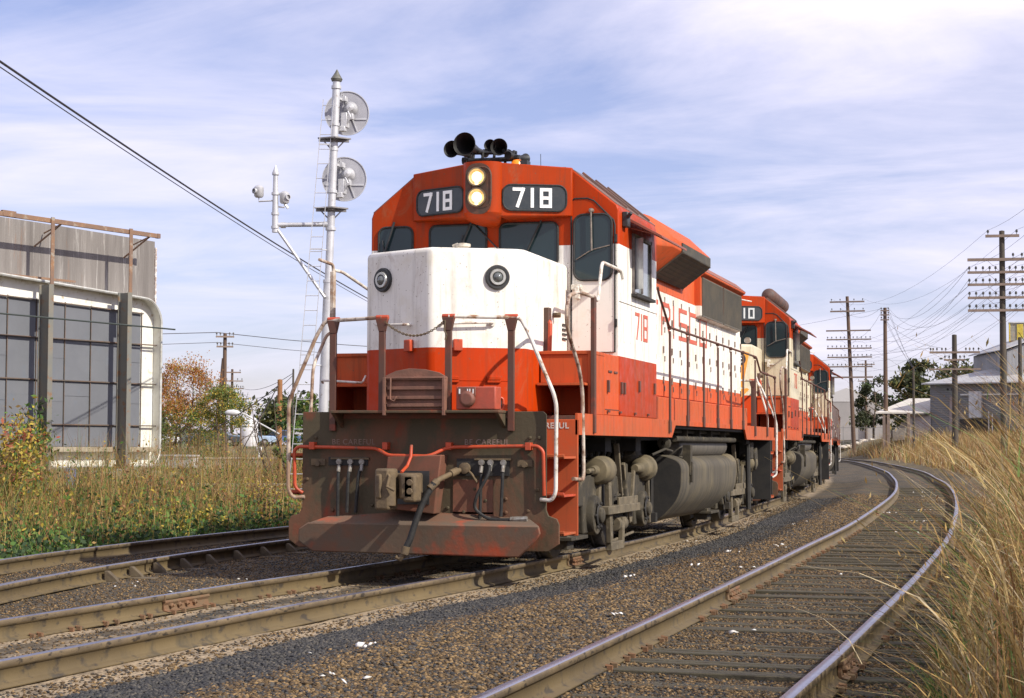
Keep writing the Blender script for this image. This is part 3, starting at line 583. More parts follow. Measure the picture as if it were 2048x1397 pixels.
    # ---- handrails
    if True:
        def H(name,pts,r,mat,rad=.12,par=root): m=MB(); m.rtube(pts,r,9,rad,5); return m.build(name,mat,par)
        fp=[(.995,0,2.66),(.37,-.22,2.68)]
        # crossbars joining the front posts, and the big side loops
        for s in(-1,1):
            H('front_handrail',[(.37*s,-.22,2.67),(.66*s,-.12,2.665),(1.0*s,-.03,2.66),(1.10*s,-.03,2.65),(1.19*s,-.04,2.50),(1.47*s,-.06,1.86),(1.50*s,-.06,1.74),(1.495*s,-.06,.84),(1.45*s,-.05,.75),(1.32*s,-.02,.76)],.021,piper if s<0 else pipew,.09)
            if s<0: H('step_handrail',[(-1.52,1.33,2.62),(-1.54,1.12,2.60),(-1.56,.75,2.2),(-1.56,.70,1.7),(-1.56,.72,.95),(-1.5,.6,.93)],.019,piper,.10); H('door_handrail',[(-1.60,1.43,3.36),(-1.59,1.7,3.36),(-1.57,2.62,3.20)],.019,pipew,.06)
            if s>0: H('step_handrail',[(1.56*s,1.33,2.97),(1.56*s,.62,2.97),(1.56*s,.22,2.90),(1.56*s,.10,2.74),(1.56*s,.14,2.55),(1.56*s,.66,2.14),(1.56*s,.80,1.90),(1.57*s,.82,.95),(1.56*s,.40,.97)],.021,piper,.10)
            if s>0: H('door_handrail',[(1.56*s,1.33,2.97),(1.56*s,1.50,2.93),(1.56*s,1.70,3.40),(1.57*s,2.60,3.39),(1.57*s,2.7,3.30)],.019,pipew,.08)
            if s>0: m=MB(); m.bb(1.535*s,1.585*s,1.26,1.34,1.46,2.97); m.build('handrail_post',PT['post'],root,.006) if s>0 else None
            if s<0:
                m=MB(); m.bb(1.58*s,1.63*s,1.40,1.47,1.50,3.34); m.rtube([(1.60*s,1.43,3.3),(1.60*s,1.43,3.42),(1.60*s,1.0,3.44)],.02,8,.06); m.build('handrail_post',piper,root,.006)
                H('side_grab',[(-1.50,.9,2.02),(-1.50,.85,2.05),(-1.02,.9,2.02),(-1.0,.95,2.1)],.013,pipew,.03)
            for x,yy,zb in((1.0,-.025,1.47),(.37,-.21,1.66)):
                m=MB(); m.m=0; m.bb((x-.035)*s,(x+.035)*s,yy-.02,yy+.02,zb,2.58); m.prism([((x-.035)*s,yy-.025,2.52),((x-.07)*s,yy-.03,2.66),((x+.07)*s,yy-.03,2.66),((x+.035)*s,yy-.025,2.52)],(0,.05,0)); m.m=1
                m.tube([((x-.07)*s,yy,2.67),((x+.07)*s,yy,2.67)],.027,8); m.build('front_stanchion',[PT['post'],orangep],root,.005)
        # side rails + stanchions
        for s in((1,-1) if full else (1,)):
            H('side_handrail',[(1.57*s,4.72,3.37),(1.57*s,4.78,3.30),(1.57*s,5.42,2.93),(1.57*s,5.5,2.90),(1.57*s,13.0,2.87),(1.57*s,13.1,2.84),(1.57*s,13.5,2.63),(1.57*s,15.25,2.60),(1.57*s,15.32,2.5)],.017,PT['post'],.06)
            for y,zt in((5.5,2.9),(6.75,2.9),(8.0,2.89),(9.2,2.88),(10.4,2.88),(11.6,2.88),(12.9,2.86),(14.3,2.62),(15.25,2.60)):
                m=MB(); zb=1.50 if (y<5.8 or y>11.9) else 1.60; m.bb(1.562*s,1.584*s,y-.035,y+.035,zb,zt-.05); m.bb(1.556*s,1.588*s,y-.05,y+.05,zb,zb+.15); m.lathe((1.57*s,y,zt-.005),(0,1,0),[(-.03,0),(-.03,.03),(.03,.03),(.03,0)],8); m.build('stanchion',PT['post'],root,.003)
        # rear end step rails
        for s in((1,) if idx else (1,)):
            H('rear_handrail',[(1.56*s,14.35,2.6),(1.57*s,15.0,2.1),(1.57*s,15.42,1.75),(1.57*s,15.45,.8),(1.5*s,15.40,.75)],.018,pipew,.1)
            H('rear_handrail',[(1.2*s,15.42,2.62),(1.4*s,15.5,1.9),(1.40*s,15.5,.9),(1.3*s,15.45,.85)],.018,pipew,.1)
        # safety chain
        m=MB()
        for k in range(34):
            t=(k+.5)/34; x=-.34+.68*t; z=2.63-.16*(1-(2*t-1)**2); dz=(.64*(2*t-1))*.5; a=math.atan(dz*1.1)
            rot=Matrix.Rotation(-a,3,'Y')@Matrix.Rotation(R_(90*(k%2)),3,'X')
            P=[V((.016*math.cos(q*math.pi/3),0,.009*math.sin(q*math.pi/3))) for q in range(7)]
            m.tube([rot@p+V((x,-.235,z)) for p in P],.0055,5,False)
        m.tube([(.34,-.24,2.62),(.335,-.25,2.52),(.36,-.25,2.47),(.345,-.25,2.42)],.010,5)
        if full: m.build('safety_chain',rust,root)
    # ---- fuel tank
    tk=MB(); tp=[(p_.x,p_.z) for p_ in rounded([(.9,0,1.20),(1.18,0,1.20),(1.44,0,1.10),(1.43,0,.60),(1.10,0,.25),(.75,0,.25)],.42,8)]
    tp=tp+[(-x,z) for x,z in tp[::-1]]; tk.prism([(x,7.05,z) for x,z in tp],(0,4.65,0))
    tm,n_,l_,b_=newmat('tank_side_%d'%idx); tc=n_.new('ShaderNodeTexCoord').outputs['Object']
    c=mixc(n_,l_,ramp(n_,l_,nz(n_,l_,tc,6,5,.6,0,(.4,2.2,.12)),.35,.65),(.125,.108,.078),(.065,.058,.048)); c=mixc(n_,l_,ramp(n_,l_,nz(n_,l_,tc,2,5),.5,.7,0,.5),c,(.17,.14,.085)); l_.new(c,b_.inputs['Base Color']); b_.inputs['Roughness'].default_value=.75; b_.inputs['Specular IOR Level'].default_value=.2; bump(n_,l_,b_,nz(n_,l_,tc,20,4),.15,.01)
    tko=tk.build('fuel_tank',tm,root,.02)
    m=MB(); m.prism([(x*.985,7.03,.74+(z-.74)*.97) for x,z in tp],(0,.015,0)); m.tube([(1.0,7.0,.34),(1.0,7.0,1.15)],.03,6); m.bb(.92,1.08,6.9,7.03,.25,.38); m.build('tank_end_plate',dark,tko)
    m=MB(); m.bb(1.34,1.46,7.55,7.68,.90,1.34); m.bb(1.44,1.48,7.58,7.66,.80,1.1); m.bb(1.36,1.44,11.0,11.1,.3,.42); m.tube([(1.2,6.1,1.2),(1.3,6.5,1.28),(1.3,7.0,1.25)],.02,6); m.build('tank_bracket',steel,tko,.006)
    m=MB(); m.lathe((1.14,7.6,1.32),(0,1,0),[(0,0),(.03,.14),(.10,.175),(3.9,.175),(3.98,.14),(4.0,0)],20); m.build('air_reservoir',M('reservoir',(.13,.115,.09),(.075,.068,.058),.6,0,3,sc=(1,2,.3)),root)
    m=MB(); m.tube([(1.36,6.85,1.425),(1.36,11.9,1.425)],.045,10)
    for y in(7.4,8.4,9.4,10.6): m.lathe((1.36,y,1.425),(0,1,0),[(0,.056),(.03,.056)],10); m.bb(1.28,1.40,y+.2,y+.24,1.44,1.60)
    m.tube([(1.30,6.4,1.53),(1.30,11.7,1.53)],.028,8); m.lathe((1.25,6.62,1.36),(0,1,0),[(0,.03),(.02,.09),(.12,.09),(.13,.05),(.2,.04)],12); m.build('cooling_pipe',steel,root)
    m=MB(); m.lathe((1.05,5.15,1.30),(0,.8,-.55),[(0,.02),(.02,.13),(.22,.16),(.45,.21),(.47,.2)],16); m.build('air_duct',steel,root)
    # ---- trucks
    for yc in((3.80,12.55) if mid else (3.80,)):
        tr=MB(); 
        for s in(-1,1):
            X=1.12*s; 
            pf=[(-1.95,.62),(-1.95,.80),(-1.55,.98),(-.75,.98),(-.55,.80),(.55,.80),(.75,.98),(1.55,.98),(1.95,.80),(1.95,.62),(1.72,.62),(1.68,.30),(1.02,.30),(.98,.56),(.62,.50),(.5,.38),(-.5,.38),(-.62,.50),(-.98,.56),(-1.02,.30),(-1.68,.30),(-1.72,.62)]
            tr.prism([(X,yc+y,z) for y,z in pf],(.12*s,0,0)); tr.bb(X,X+.14*s,yc-.22,yc+.22,.35,.95)
            tr.bb(X+.10*s,X+.17*s,yc-.42,yc-.36,.40,1.1); tr.bb(X+.10*s,X+.17*s,yc+.36,yc+.42,.40,1.1)
        tr.bb(-1.15,1.15,yc-.18,yc+.18,.50,.85); truck=tr.build('truck',steel,root,.02)
        for e in(-1,1):
            ya=yc+1.32*e
            w=MB(); w.m=0
            for s in(-1,1):
                w.m=0; w.lathe((.68*s,ya,.508),(s,0,0),[(-.03,.0),(-.03,.535),(0,.535),(.01,.512),(.13,.505),(.14,.49),(.14,.42),(.10,.40),(.08,.25),(.12,.12),(.14,0)],40)
            w.lathe((-.7,ya,.508),(1,0,0),[(0,.09),(1.4,.09)],12)
            w.build('wheelset',M('wheel_steel',(.05,.042,.034),(.03,.027,.022),.6,.2,5),truck)
            for s in(-1,1):
                j=MB(); o=(1.20*s,ya,.508); j.m=0; j.box((1.17*s,ya,.56),(.12,.40,.40)); j.lathe(o,(s,0,0),[(-.06,.23),(.09,.235),(.12,.22),(.12,.10),(.18,.09),(.20,.06),(.20,0)],22); j.m=1
                for k in range(6): a=R_(60*k); j.lathe((1.335*s,ya+.155*math.cos(a),.508+.155*math.sin(a)),(s,0,0),[(0,.022),(.02,.022),(.02,0)],6)
                j.lathe((1.34*s,ya,.508),(s,0,0),[(0,.13),(.012,.12),(.012,0)],16)
                j.build('journal_box',[steel,dark],truck,.006)
        # springs, equalizer, brake gear, shock absorber
        for s in((1,-1) if full else (1,)):
            X=1.27*s
            for (yy,r_) in((yc-.98,.17),(yc+1.85,.175)):
                br=MB(); br.lathe((X-.02*s,yy+(.28 if yy<yc else -.25),1.03),(0,-1 if yy<yc else -1,0),[(0,0),(0,r_*.8),(.06,r_),(.40,r_),(.46,r_*.85),(.48,.06),(.62,.05),(.62,0)] if yy<yc else [(0,0),(0,r_),(.12,r_),(.14,r_*.82),(.30,r_*.74),(.34,.07),(.62,.05),(.62,0)],22)
                br.tube([(X-.02*s,yy-.15,1.03),(X-.01*s,yy-.5,1.03),(X,yy-.62,1.02)],.03,6)
                br.build('brake_cylinder',M('brake_cylinder_olive',(.165,.132,.075),(.10,.082,.05),.75,0,5),truck,.004)
            q=MB() # hanger strap: long U under the frame
            q.bar((X+.04*s,yc-.78,1.0),(X+.04*s,yc-.66,.16),.13,.06,(s,0,0)); q.bar((X+.04*s,yc-.70,.11),(X+.04*s,yc-.02,.11),.10,.07,(s,0,0)); q.bar((X+.04*s,yc-.05,.10),(X+.04*s,yc-.02,.44),.11,.06,(s,0,0))
            q.bar((X+.05*s,yc-1.0,.55),(X+.05*s,yc+.75,.55),.10,.12,(s,0,0)); q.bar((X+.06*s,yc-.3,.62),(X+.06*s,yc+.75,.62),.14,.03,(s,0,0))
            q.bar((X,yc-.15,1.35),(X,yc+.05,.75),.045,.07,(s,0,0)); q.bar((X+.02*s,yc+.05,.80),(X,yc+.12,.60),.03,.04,(s,0,0))
            q.bar((X-.02*s,yc+.30,1.1),(X-.02*s,yc+.65,.35),.07,.05,(s,0,0)); q.bar((X-.02*s,yc+.9,1.0),(X-.02*s,yc+.7,.35),.07,.05,(s,0,0)); q.bar((X-.02*s,yc-.95,1.0),(X-.02*s,yc-1.1,.5),.09,.06,(s,0,0))
            q.bar((X,yc+1.65,1.0),(X,yc+1.75,.3),.06,.05,(s,0,0)); q.bar((X,yc-.45,.16),(X,yc+.8,.22),.03,.03,(s,0,0))
            q.lathe((X-.02*s,yc-.2,.36),(0,1,0),[(0,0),(0,.09),(.45,.09),(.45,0)],14)
            q.build('brake_rigging',M('rigging_dust',(.15,.12,.075),(.085,.07,.045),.85,0,5,(.4,.65),(.21,.175,.12),11,(.56,.7)),truck,.008)
            sp=MB()
            for yy in(-.18,0,.18):
                pts=[(X-.05*s+.06*math.cos(k*.9),yc+yy+.06*math.sin(k*.9),.42+k*.0105) for k in range(34)]; sp.tube(pts,.014,5)
            sp.build('coil_spring',steel,truck)
        m=MB()
        for s in(-1,1): m.bb(1.0*s,1.22*s,yc-2.35,yc-2.05,.16,.34); m.tube([(1.12*s,yc-2.1,.3),(.95*s,yc-1.95,.18),(.80*s,yc-1.87,.10)],.02,6); m.bb(.9*s,1.3*s,yc-2.45,yc-1.7,.26,.30)
        m.build('sand_pipe_bracket',steel,truck,.005)
    # traction motor cables / clutter under the deck
    m=MB(); rr=random.Random(5+idx)
    for k in range(12):
        y=1.6+k*.33; m.tube(rounded([(1.0,y,1.42),(1.05,y+.05,1.25-.1*rr.random()),(.9,y+.2,1.1),(.8,y+.3,1.3)],.1,3),.025+.015*rr.random(),6)
    for y in(3.3,5.0): m.bb(.85,1.25,y-.15,y+.15,1.25,1.42)
    m.rtube([(1.40,12.75,1.40),(1.42,12.95,1.40),(1.42,13.0,1.32),(1.44,12.95,.24)],.045,8,.1)
    m.tube([(1.3,1.2,1.4),(1.3,1.25,1.15),(1.28,1.3,1.05)],.03,6)
    m.build('underframe_piping',dark,root)
    if mid:
        m=MB(); m.box((1.36,14.1,1.10),(.10,.28,.34),Matrix.Rotation(R_(20),3,'X')); m.bb(1.3,1.4,13.5,13.8,1.1,1.4); m.build('rerailing_frog',steel,root,.02)
    # rear wall plate
    m=MB(); m.bb(-1.5,1.5,15.38,15.41,.35,1.66); m.bb(-.09,.09,15.4,17.6,.78,.98); m.build('rear_pilot',dark,root,.006)
    if idx==1:
        og=M('logo_yellow',(.80,.33,.03),(.7,.25,.02),.5,0,5)
        m=MB(); 
        for z0,z1,d0,d1 in((2.95,3.15,.45,.75),): pass
        m.prism([onface(1,a,z,.003) for a,z in((.35,2.55),(.80,2.55),(.95,3.28),(.80,3.32),(.70,2.72),(.35,2.72))],nR*.004)
        m.prism([onface(1,a,z,.003) for a,z in((.45,2.20),(.62,2.20),(.95,2.50),(.90,2.53),(.45,2.45))],nR*.004)
        m.build('nose_emblem',og,nose)
    return root
loco1=make_loco((0,0,0),0,'718','leading red and white diesel locomotive with the large 718 number boards and lit headlights',0)
loco2=make_loco((-.47,19.3,.03),R_(2.6),'710','second diesel locomotive, coupled behind the leading one, with dark air tanks on its roof',1)
loco3=make_loco((-1.55,38.4,.07),R_(4.6),'715','third and farthest diesel locomotive of the train, its cab just showing beyond the second',2)

loco3.scale=(.92,.92,.92)
# ================= GROUND AND TRACKS =================
def spline(pts,step=.5):
    P=np.array(pts,float); out=[]
    for i in range(len(P)-1):
        p0=P[max(i-1,0)];p1=P[i];p2=P[i+1];p3=P[min(i+2,len(P)-1)]
        n=max(2,int(np.linalg.norm(p2-p1)/step))
        for k in range(n):
            t=k/n; out.append(.5*((2*p1)+(-p0+p2)*t+(2*p0-5*p1+4*p2-p3)*t*t+(-p0+3*p1-3*p2+p3)*t**3))
    out.append(P[-1]); return np.array(out)
def off(P,d):
    T=np.gradient(P,axis=0); T/=np.linalg.norm(T[:,:2],axis=1)[:,None]; N=np.stack([T[:,1],-T[:,0],0*T[:,0]],1); return P+N*d
mainC=spline([(-1.0,-30,0),(-.78,-16,0),(-.52,-8.4,0),(-.3,-3,0),(-.13,-.3,0),(0,3.4,0),(.04,8,0),(-.10,13,0),(-.50,20,.03),(-.84,27,.04),(-1.6,39,.07),(-2.2,47,.09),(-3.6,60,.15),(-6.2,80,.22),(-9.9,100,.29),(-16,130,.38),(-31,190,.5)])
rightL=spline([(3.45,-30,-.02),(3.55,-14,.03),(3.6,-9.4,.05),(3.59,-6.7,.055),(3.56,-1.6,.07),(3.48,4.2,.083),(3.34,12.4,.104),(2.75,27,.142),(2.02,38,.17),(.98,50,.20),(-.95,68.6,.25),(-5.15,100.5,.33),(-8.6,120,.38),(-17.5,160,.46),(-34,215,.5)])
rightR=spline([(4.95,-30,-.02),(5.02,-14,.03),(5.08,-9.0,.05),(5.12,-6.1,.056),(5.14,1.1,.073),(5.01,9.4,.096),(4.42,24,.134),(3.52,38.6,.17),(2.6,49,.20),(.75,68,.25),(-3.4,98.5,.33),(-7.0,120,.38),(-16,161,.46),(-32.6,216,.5)])
leftN=spline([(-.2,-16,0),(-1.35,-10,0),(-2.4,-6,0),(-3.1,-2.9,0),(-3.5,-.15,0),(-3.72,2.5,0),(-3.82,5.4,0),(-3.86,9,0),(-3.9,14,0),(-4.2,25,.04),(-5.2,42,.09),(-7.1,60,.15),(-13.8,100,.29)])
leftF=spline([(-2.2,-14,0),(-3.2,-8,0),(-4.5,-2.6,0),(-5.12,.18,0),(-5.45,3.4,0),(-5.52,6.85,0),(-5.48,9.2,0),(-5.45,14,0),(-5.8,25,.04),(-6.8,42,.09),(-8.7,60,.15),(-15.3,100,.29)])
def railmat():
    m,n,l,b=newmat('rail_steel'); tc=n.new('ShaderNodeTexCoord').outputs['Object']
    c=mixc(n,l,ramp(n,l,nz(n,l,tc,1.5,6,.65,.2,(1,.35,1)),.35,.68),(.150,.108,.048),(.090,.064,.030))
    c=mixc(n,l,ramp(n,l,nz(n,l,tc,11,4,.6,0,(1,.6,1)),.55,.66,0,.85),c,(.040,.032,.024)); c=mixc(n,l,ramp(n,l,nz(n,l,tc,2.2,5,.7,.3,(1,1,.3)),.54,.66,0,.7),c,(.055,.046,.030))
    l.new(c,b.inputs['Base Color']); b.inputs['Roughness'].default_value=.75; bump(n,l,b,nz(n,l,tc,40,4),.3,.004); return m
railm=railmat()
railtop=M('rail_polished_head',(.42,.42,.50),(.30,.29,.34),.34,.85,1.2,(.35,.7),(.16,.13,.12),9,(.62,.74),(1,.25,1),.05,60)
railedge=M('rail_head_side',(.22,.165,.095),(.13,.10,.065),.6,.2,6,(.35,.65),(.05,.04,.03),22,(.55,.64),(1,.5,1),.1,60)
def rail(P,name,parent,sel=lambda p:True):
    prof=[(-.034,0),(.034,0),(.036,-.012),(.035,-.038),(.010,-.050),(.009,-.125),(.022,-.140),(.070,-.152),(.070,-.165),(-.070,-.165),(-.070,-.152),(-.022,-.140),(-.009,-.125),(-.010,-.050),(-.035,-.038),(-.036,-.012)]
    T=np.gradient(P,axis=0); T/=np.linalg.norm(T[:,:2],axis=1)[:,None]; N=np.stack([T[:,1],-T[:,0],0*T[:,0]],1)
    k=len(prof); V=np.concatenate([P+N*a+np.array([0,0,b]) for a,b in prof]).reshape(k,-1,3).transpose(1,0,2).reshape(-1,3)
    n=len(P); i=np.arange(n-1)[:,None]; j=np.arange(k)[None,:]; jn=(j+1)%k
    Fq=np.stack([i*k+j,i*k+jn,(i+1)*k+jn,(i+1)*k+j],-1).reshape(-1,4)
    mi=np.where(j==0,1,np.where((j==1)|(j==2)|(j==14)|(j==15),2,0)); mi=np.broadcast_to(mi,(n-1,k)).reshape(-1)
    return npmesh(name,V,Fq[:,::-1],[railm,railtop,railedge],mi,parent=parent)
tie=M('tie_weathered',(.050,.044,.026),(.082,.070,.042),.9,0,9,(.35,.65),(.045,.035,.025),14,(.52,.62),(1,6,6),.6,40,coord='Object')
def tiemesh(name,seed,L=2.6):
    r=random.Random(seed); mb=MB(); n=8
    for k in range(3):
        w=.066+.01*r.random(); y=-.075+k*.075
        mb.box((r.uniform(-.01,.01),y,-.09-r.random()*.012),(L-r.random()*.03,w+.012,.18))
    me=mb.build(name,tie,None,.008)
    return me
def track(name,label,L,Rr,y0,y1,tz,sp=.53,ymax_parts=100,tdeep=0):
    root=empty('railway_track',(0,0,0),0,label,'railway track','railway tracks')
    rail(L,'rail',root); rail(Rr,'rail',root)
    # ties
    protos=[]
    yy=y0; k=0
    while yy<y1:
        iL=np.argmin(abs(L[:,1]-yy)); iR=np.argmin(abs(Rr[:,1]-yy)); a=L[iL];b=Rr[iR]
        c=(a+b)/2; 
        # interpolate on y for smoothness
        cx=(np.interp(yy,L[:,1],L[:,0])+np.interp(yy,Rr[:,1],Rr[:,0]))/2; cz=np.interp(yy,L[:,1],L[:,2])
        s=(np.interp(yy+1,L[:,1],L[:,0])-np.interp(yy-1,L[:,1],L[:,0]))/2
        if k<6: o=tiemesh('tie',k); protos.append(o)
        else: o=protos[k%6].copy(); COL.objects.link(o)
        o.parent=root; o.location=(cx+random.uniform(-.06,.06),yy+random.uniform(-.03,.03),cz+tz+random.uniform(-.012,.012)); o.rotation_euler=(random.uniform(-.012,.012),random.uniform(-.006,.006),-math.atan(s)+random.uniform(-.02,.02))
        yy+=sp*random.uniform(.93,1.07); k+=1
        if k>=ymax_parts: break
    return root
trR=track('t','curving empty railway track on the right with bare wooden ties between its rails',rightL,rightR,-11,60,-.165)
trM=track('t','railway track carrying the locomotives, its ties half buried in sandy grit',off(mainC,-.752),off(mainC,.752),-12,14,-.205)
trL=track('t','far left railway track along the weeds with rail braces on its near rail',leftF,leftN,-8,18,-.205)
# stock rail beside the near rail (turnout) and rail braces
sr=rail(off(leftN,-.085)[:60],'switch_rail',trL)
sr.scale=(1,1,1); sr.location=(0,0,-.012)
rustr=M('rail_rust_orange',(.15,.10,.055),(.20,.095,.045),.8,0,6,bst=.4)
def alongR(P,y,d=0,dz=0):
    Q=off(P,d); return np.array([np.interp(y,Q[:,1],Q[:,0]),y,np.interp(y,Q[:,1],Q[:,2])+dz])
def dirR(P,y):
    s=np.interp(y+.5,P[:,1],P[:,0])-np.interp(y-.5,P[:,1],P[:,0]); v=Vector((s,1,0)); return v.normalized()
for y in (-.6,.1,.8,1.6,2.4,3.3,4.2,5.1):
    c=alongR(leftN,y,.045); d=dirR(leftN,y); nrm=Vector((d.y,-d.x,0)); c=Vector(c)
    m=MB(); m.prism([c+nrm*0+Vector((0,0,-.16)),c+nrm*.16+Vector((0,0,-.165)),c+nrm*.14+Vector((0,0,-.13)),c+nrm*.04+Vector((0,0,-.045)),c+Vector((0,0,-.045))],d*.07); m.bar(c+Vector((0,0,-.17))-d*.02,c+nrm*.34+Vector((0,0,-.17))-d*.02,.16,.02)
    m.build('rail_brace',M('brace_rust',(.13,.10,.06),(.08,.06,.04),.85,0,9,bst=.4),trL,.008)
for P,s,par,ysp,side in ((off(mainC,-.752),1,trM,np.arange(-8,3,.55),1),(off(mainC,.752),1,trM,np.arange(-8,3,.55),-1),(rightL,1,trR,np.arange(-9,14,.55),-1),(rightL,1,trR,np.arange(-9,14,.55),1),(rightR,1,trR,np.arange(-9,6,.55),1)):
    m=MB()
    for y in ysp:
        if random.random()<.2: continue
        for dy in(-.06,.07):
            c=Vector(alongR(P,y+dy+random.uniform(-.03,.03),.085*side,-.150)); m.box(c,(.035,.03,.03)); m.tube([c+Vector((0,0,-.03)),c+Vector((.01*side,0,.012)),c+Vector((-.03*side,0,.016))],.012,5)
    o=m.build('rail_spikes',rustr,par,0); o['kind']='stuff'
# joint bars
def joint(P,y,side,par,L=.62):
    d=dirR(P,y); n=Vector((d.y,-d.x,0))*side; c=Vector(alongR(P,y,0,0)); m=MB()
    m.prism([c+n*.014+Vector((0,0,-.052)),c+n*.042+Vector((0,0,-.045)),c+n*.046+Vector((0,0,-.065)),c+n*.030+Vector((0,0,-.09)),c+n*.035+Vector((0,0,-.13)),c+n*.080+Vector((0,0,-.145)),c+n*.012+Vector((0,0,-.145))],d*L)
    for k in range(4): m.lathe(c+d*(.10+k*.14)+n*.033+Vector((0,0,-.095)),n,[(0,.026),(.025,.024),(.03,.012),(.045,.012),(.045,0)],6)
    m.box(c+d*-.004+n*.01+Vector((0,0,-.03)),(.075,.006,.062),Matrix.Rotation(math.atan2(-d.x,d.y),3,'Z'))
    m.build('joint_bar',rustr,par,.004)
joint(off(mainC,-.752),-3.75,1,trM,.80); joint(off(mainC,.752),3.2,1,trM); joint(rightL,-1.9,1,trR); joint(rightR,-1.2,-1,trR,.7); joint(rightL,18,1,trR)
joint(rightR,-7.0,1,trR)
# ---------------- terrain
def smooth(a,b,x): t=np.clip((x-a)/(b-a),0,1); return t*t*(3-2*t)
def cxm(y): return np.interp(y,mainC[:,1],mainC[:,0])
def fbm(x,y,seed=0):
    r=0
    for k,(f,a) in enumerate(((.35,.5),(.9,.3),(2.3,.15),(5.1,.08))):
        r=r+a*np.sin(f*x*1.1+seed+k*1.7+1.3*np.sin(f*y*.7+k))*np.cos(f*y+seed*2+k*2.1+1.1*np.sin(f*x*.8))
    return r
def ground(x,y):
    x=np.asarray(x,float); y=np.asarray(y,float)
    xr=x-cxm(np.clip(y,-30,190))        # offset from main centre
    base=np.interp(y,[-40,15,40,100,200],[-.168,-.168,-.09,.12,.33])
    rz=np.interp(y,[-30,160],[-.02,.46])-.155
    w=smooth(1.9,2.6,xr); z=base*(1-w)+rz*w
    # shoulder of dark stone between the tracks
    z=z+.055*np.exp(-((xr-2.35)/.55)**2)
    z=z-.05*np.exp(-((xr+.0)/.5)**2)*0
    rl_=np.interp(y,rightL[:,1],rightL[:,0]); rr_=np.interp(y,rightR[:,1],rightR[:,0])
    z=z-.014*smooth(rl_+.04,rl_+.14,x)*smooth(rr_+.62,rr_+.50,x)*smooth(60,40,y)
    # left side falls away, right bank rises
    z=z-.18*smooth(-6.2,-9,xr)+ .10*smooth(5.8,7.5,xr)
    z=z+.018*fbm(x*1.6,y*1.6,1.)+.012*fbm(x*5,y*5,3.)
    rr=np.interp(y,rightR[:,1],rightR[:,0])
    z=z+.75*smooth(1.2,6,x-rr)*smooth(48,85,y)+1.0*smooth(90,150,y)*smooth(4,9,abs(x-rr+2))*smooth(-40,-25,x)+1.25*smooth(-18,-55,x)*smooth(25,90,y)
    z=z+ .05*fbm(x*.3,y*.3,2.)*smooth(6,20,abs(xr))
    return z
def grid(xs,ys):
    X,Y=np.meshgrid(xs,ys); Z=ground(X,Y); V=np.stack([X,Y,Z],-1).reshape(-1,3); a,b=len(xs),len(ys)
    i=np.arange(b-1)[:,None]*a+np.arange(a-1)[None,:]; return V,np.stack([i,i+1,i+1+a,i+a],-1).reshape(-1,4)
xs=np.concatenate([-np.geomspace(3000,14,26),np.arange(-13,-6,.25),np.arange(-6,8,.09),np.arange(8,14,.3),np.geomspace(14.5,3000,24)])
ys=np.concatenate([np.arange(-60,-13,4),np.arange(-12,22,.10),np.arange(22,60,.4),np.geomspace(60.5,7000,50)])
V,Fq=grid(xs,ys)
gm,n,l,b=newmat('ground_surface'); tcn=n.new('ShaderNodeTexCoord'); tc=tcn.outputs['Object']
at=n.new('ShaderNodeAttribute'); at.attribute_name='zone'; zs=n.new('ShaderNodeSeparateColor'); l.new(at.outputs['Color'],zs.inputs[0])
stone=n.new('ShaderNodeTexVoronoi'); stone.inputs['Scale'].default_value=26; l.new(tc,stone.inputs['Vector'])
hs=n.new('ShaderNodeSeparateColor'); l.new(stone.outputs['Color'],hs.inputs[0])
bal=mixc(n,l,ramp(n,l,hs.outputs[0],.1,.9),(.024,.025,.022),(.066,.056,.036)); bal=mixc(n,l,ramp(n,l,nz(n,l,tc,.7,5,.6,.4),.38,.55),bal,mixc(n,l,hs.outputs[1],(.055,.040,.022),(.12,.088,.048)))
dirt=mixc(n,l,ramp(n,l,nz(n,l,tc,3.5,8,.7,.5),.35,.66),(.42,.32,.20),(.20,.155,.10)); dirt=mixc(n,l,ramp(n,l,nz(n,l,tc,20,4,.6),.56,.68,0,.6),dirt,(.09,.07,.055))
soil=mixc(n,l,ramp(n,l,nz(n,l,tc,2.5,7,.7,.3),.35,.65),(.10,.085,.04),(.17,.12,.06))
far=mixc(n,l,ramp(n,l,nz(n,l,tc,.08,6,.7,.3),.4,.6),(.20,.15,.075),(.10,.11,.05))
edge=mth(n,l,'ADD',zs.outputs[0],mth(n,l,'MULTIPLY',mth(n,l,'SUBTRACT',nz(n,l,tc,5,6,.7),.5),.9))
c=mixc(n,l,ramp(n,l,edge,.38,.58),bal,dirt); c=mixc(n,l,zs.outputs[1],c,soil); c=mixc(n,l,zs.outputs[2],c,far)
l.new(c,b.inputs['Base Color']); b.inputs['Roughness'].default_value=.95
h=mth(n,l,'ADD',mth(n,l,'MULTIPLY',stone.outputs['Distance'],-.9),mth(n,l,'MULTIPLY',nz(n,l,tc,9,6,.7),.8)); bump(n,l,b,h,.8,.03)
go=npmesh('ground',V,Fq,gm,smooth=True); tag(go,kind='structure')
def mainoff(P): return P[:,0]-cxm(np.clip(P[:,1],-30,190))
xr=mainoff(V); dz=np.zeros(len(V))
for c0,wd in ((-.752,.30),(.752,.30),(.98,.30)): dz=np.maximum(dz,np.exp(-((xr-c0)/wd)**2)*(1 if True else 0))
dz=np.maximum(dz,.50*np.exp(-((xr+.0)/.6)**2)); dz=np.maximum(dz,.95*np.exp(-((xr-1.10)/.26)**2)*.9); dz=np.maximum(dz,.35*np.exp(-((xr+2.2)/.9)**2))
dz*=np.where(V[:,1]>18,.6,1)
for Pp in (rightL,rightR): dz=np.maximum(dz,.48*np.exp(-((V[:,0]-np.interp(V[:,1],Pp[:,1],Pp[:,0]))/.14)**2))
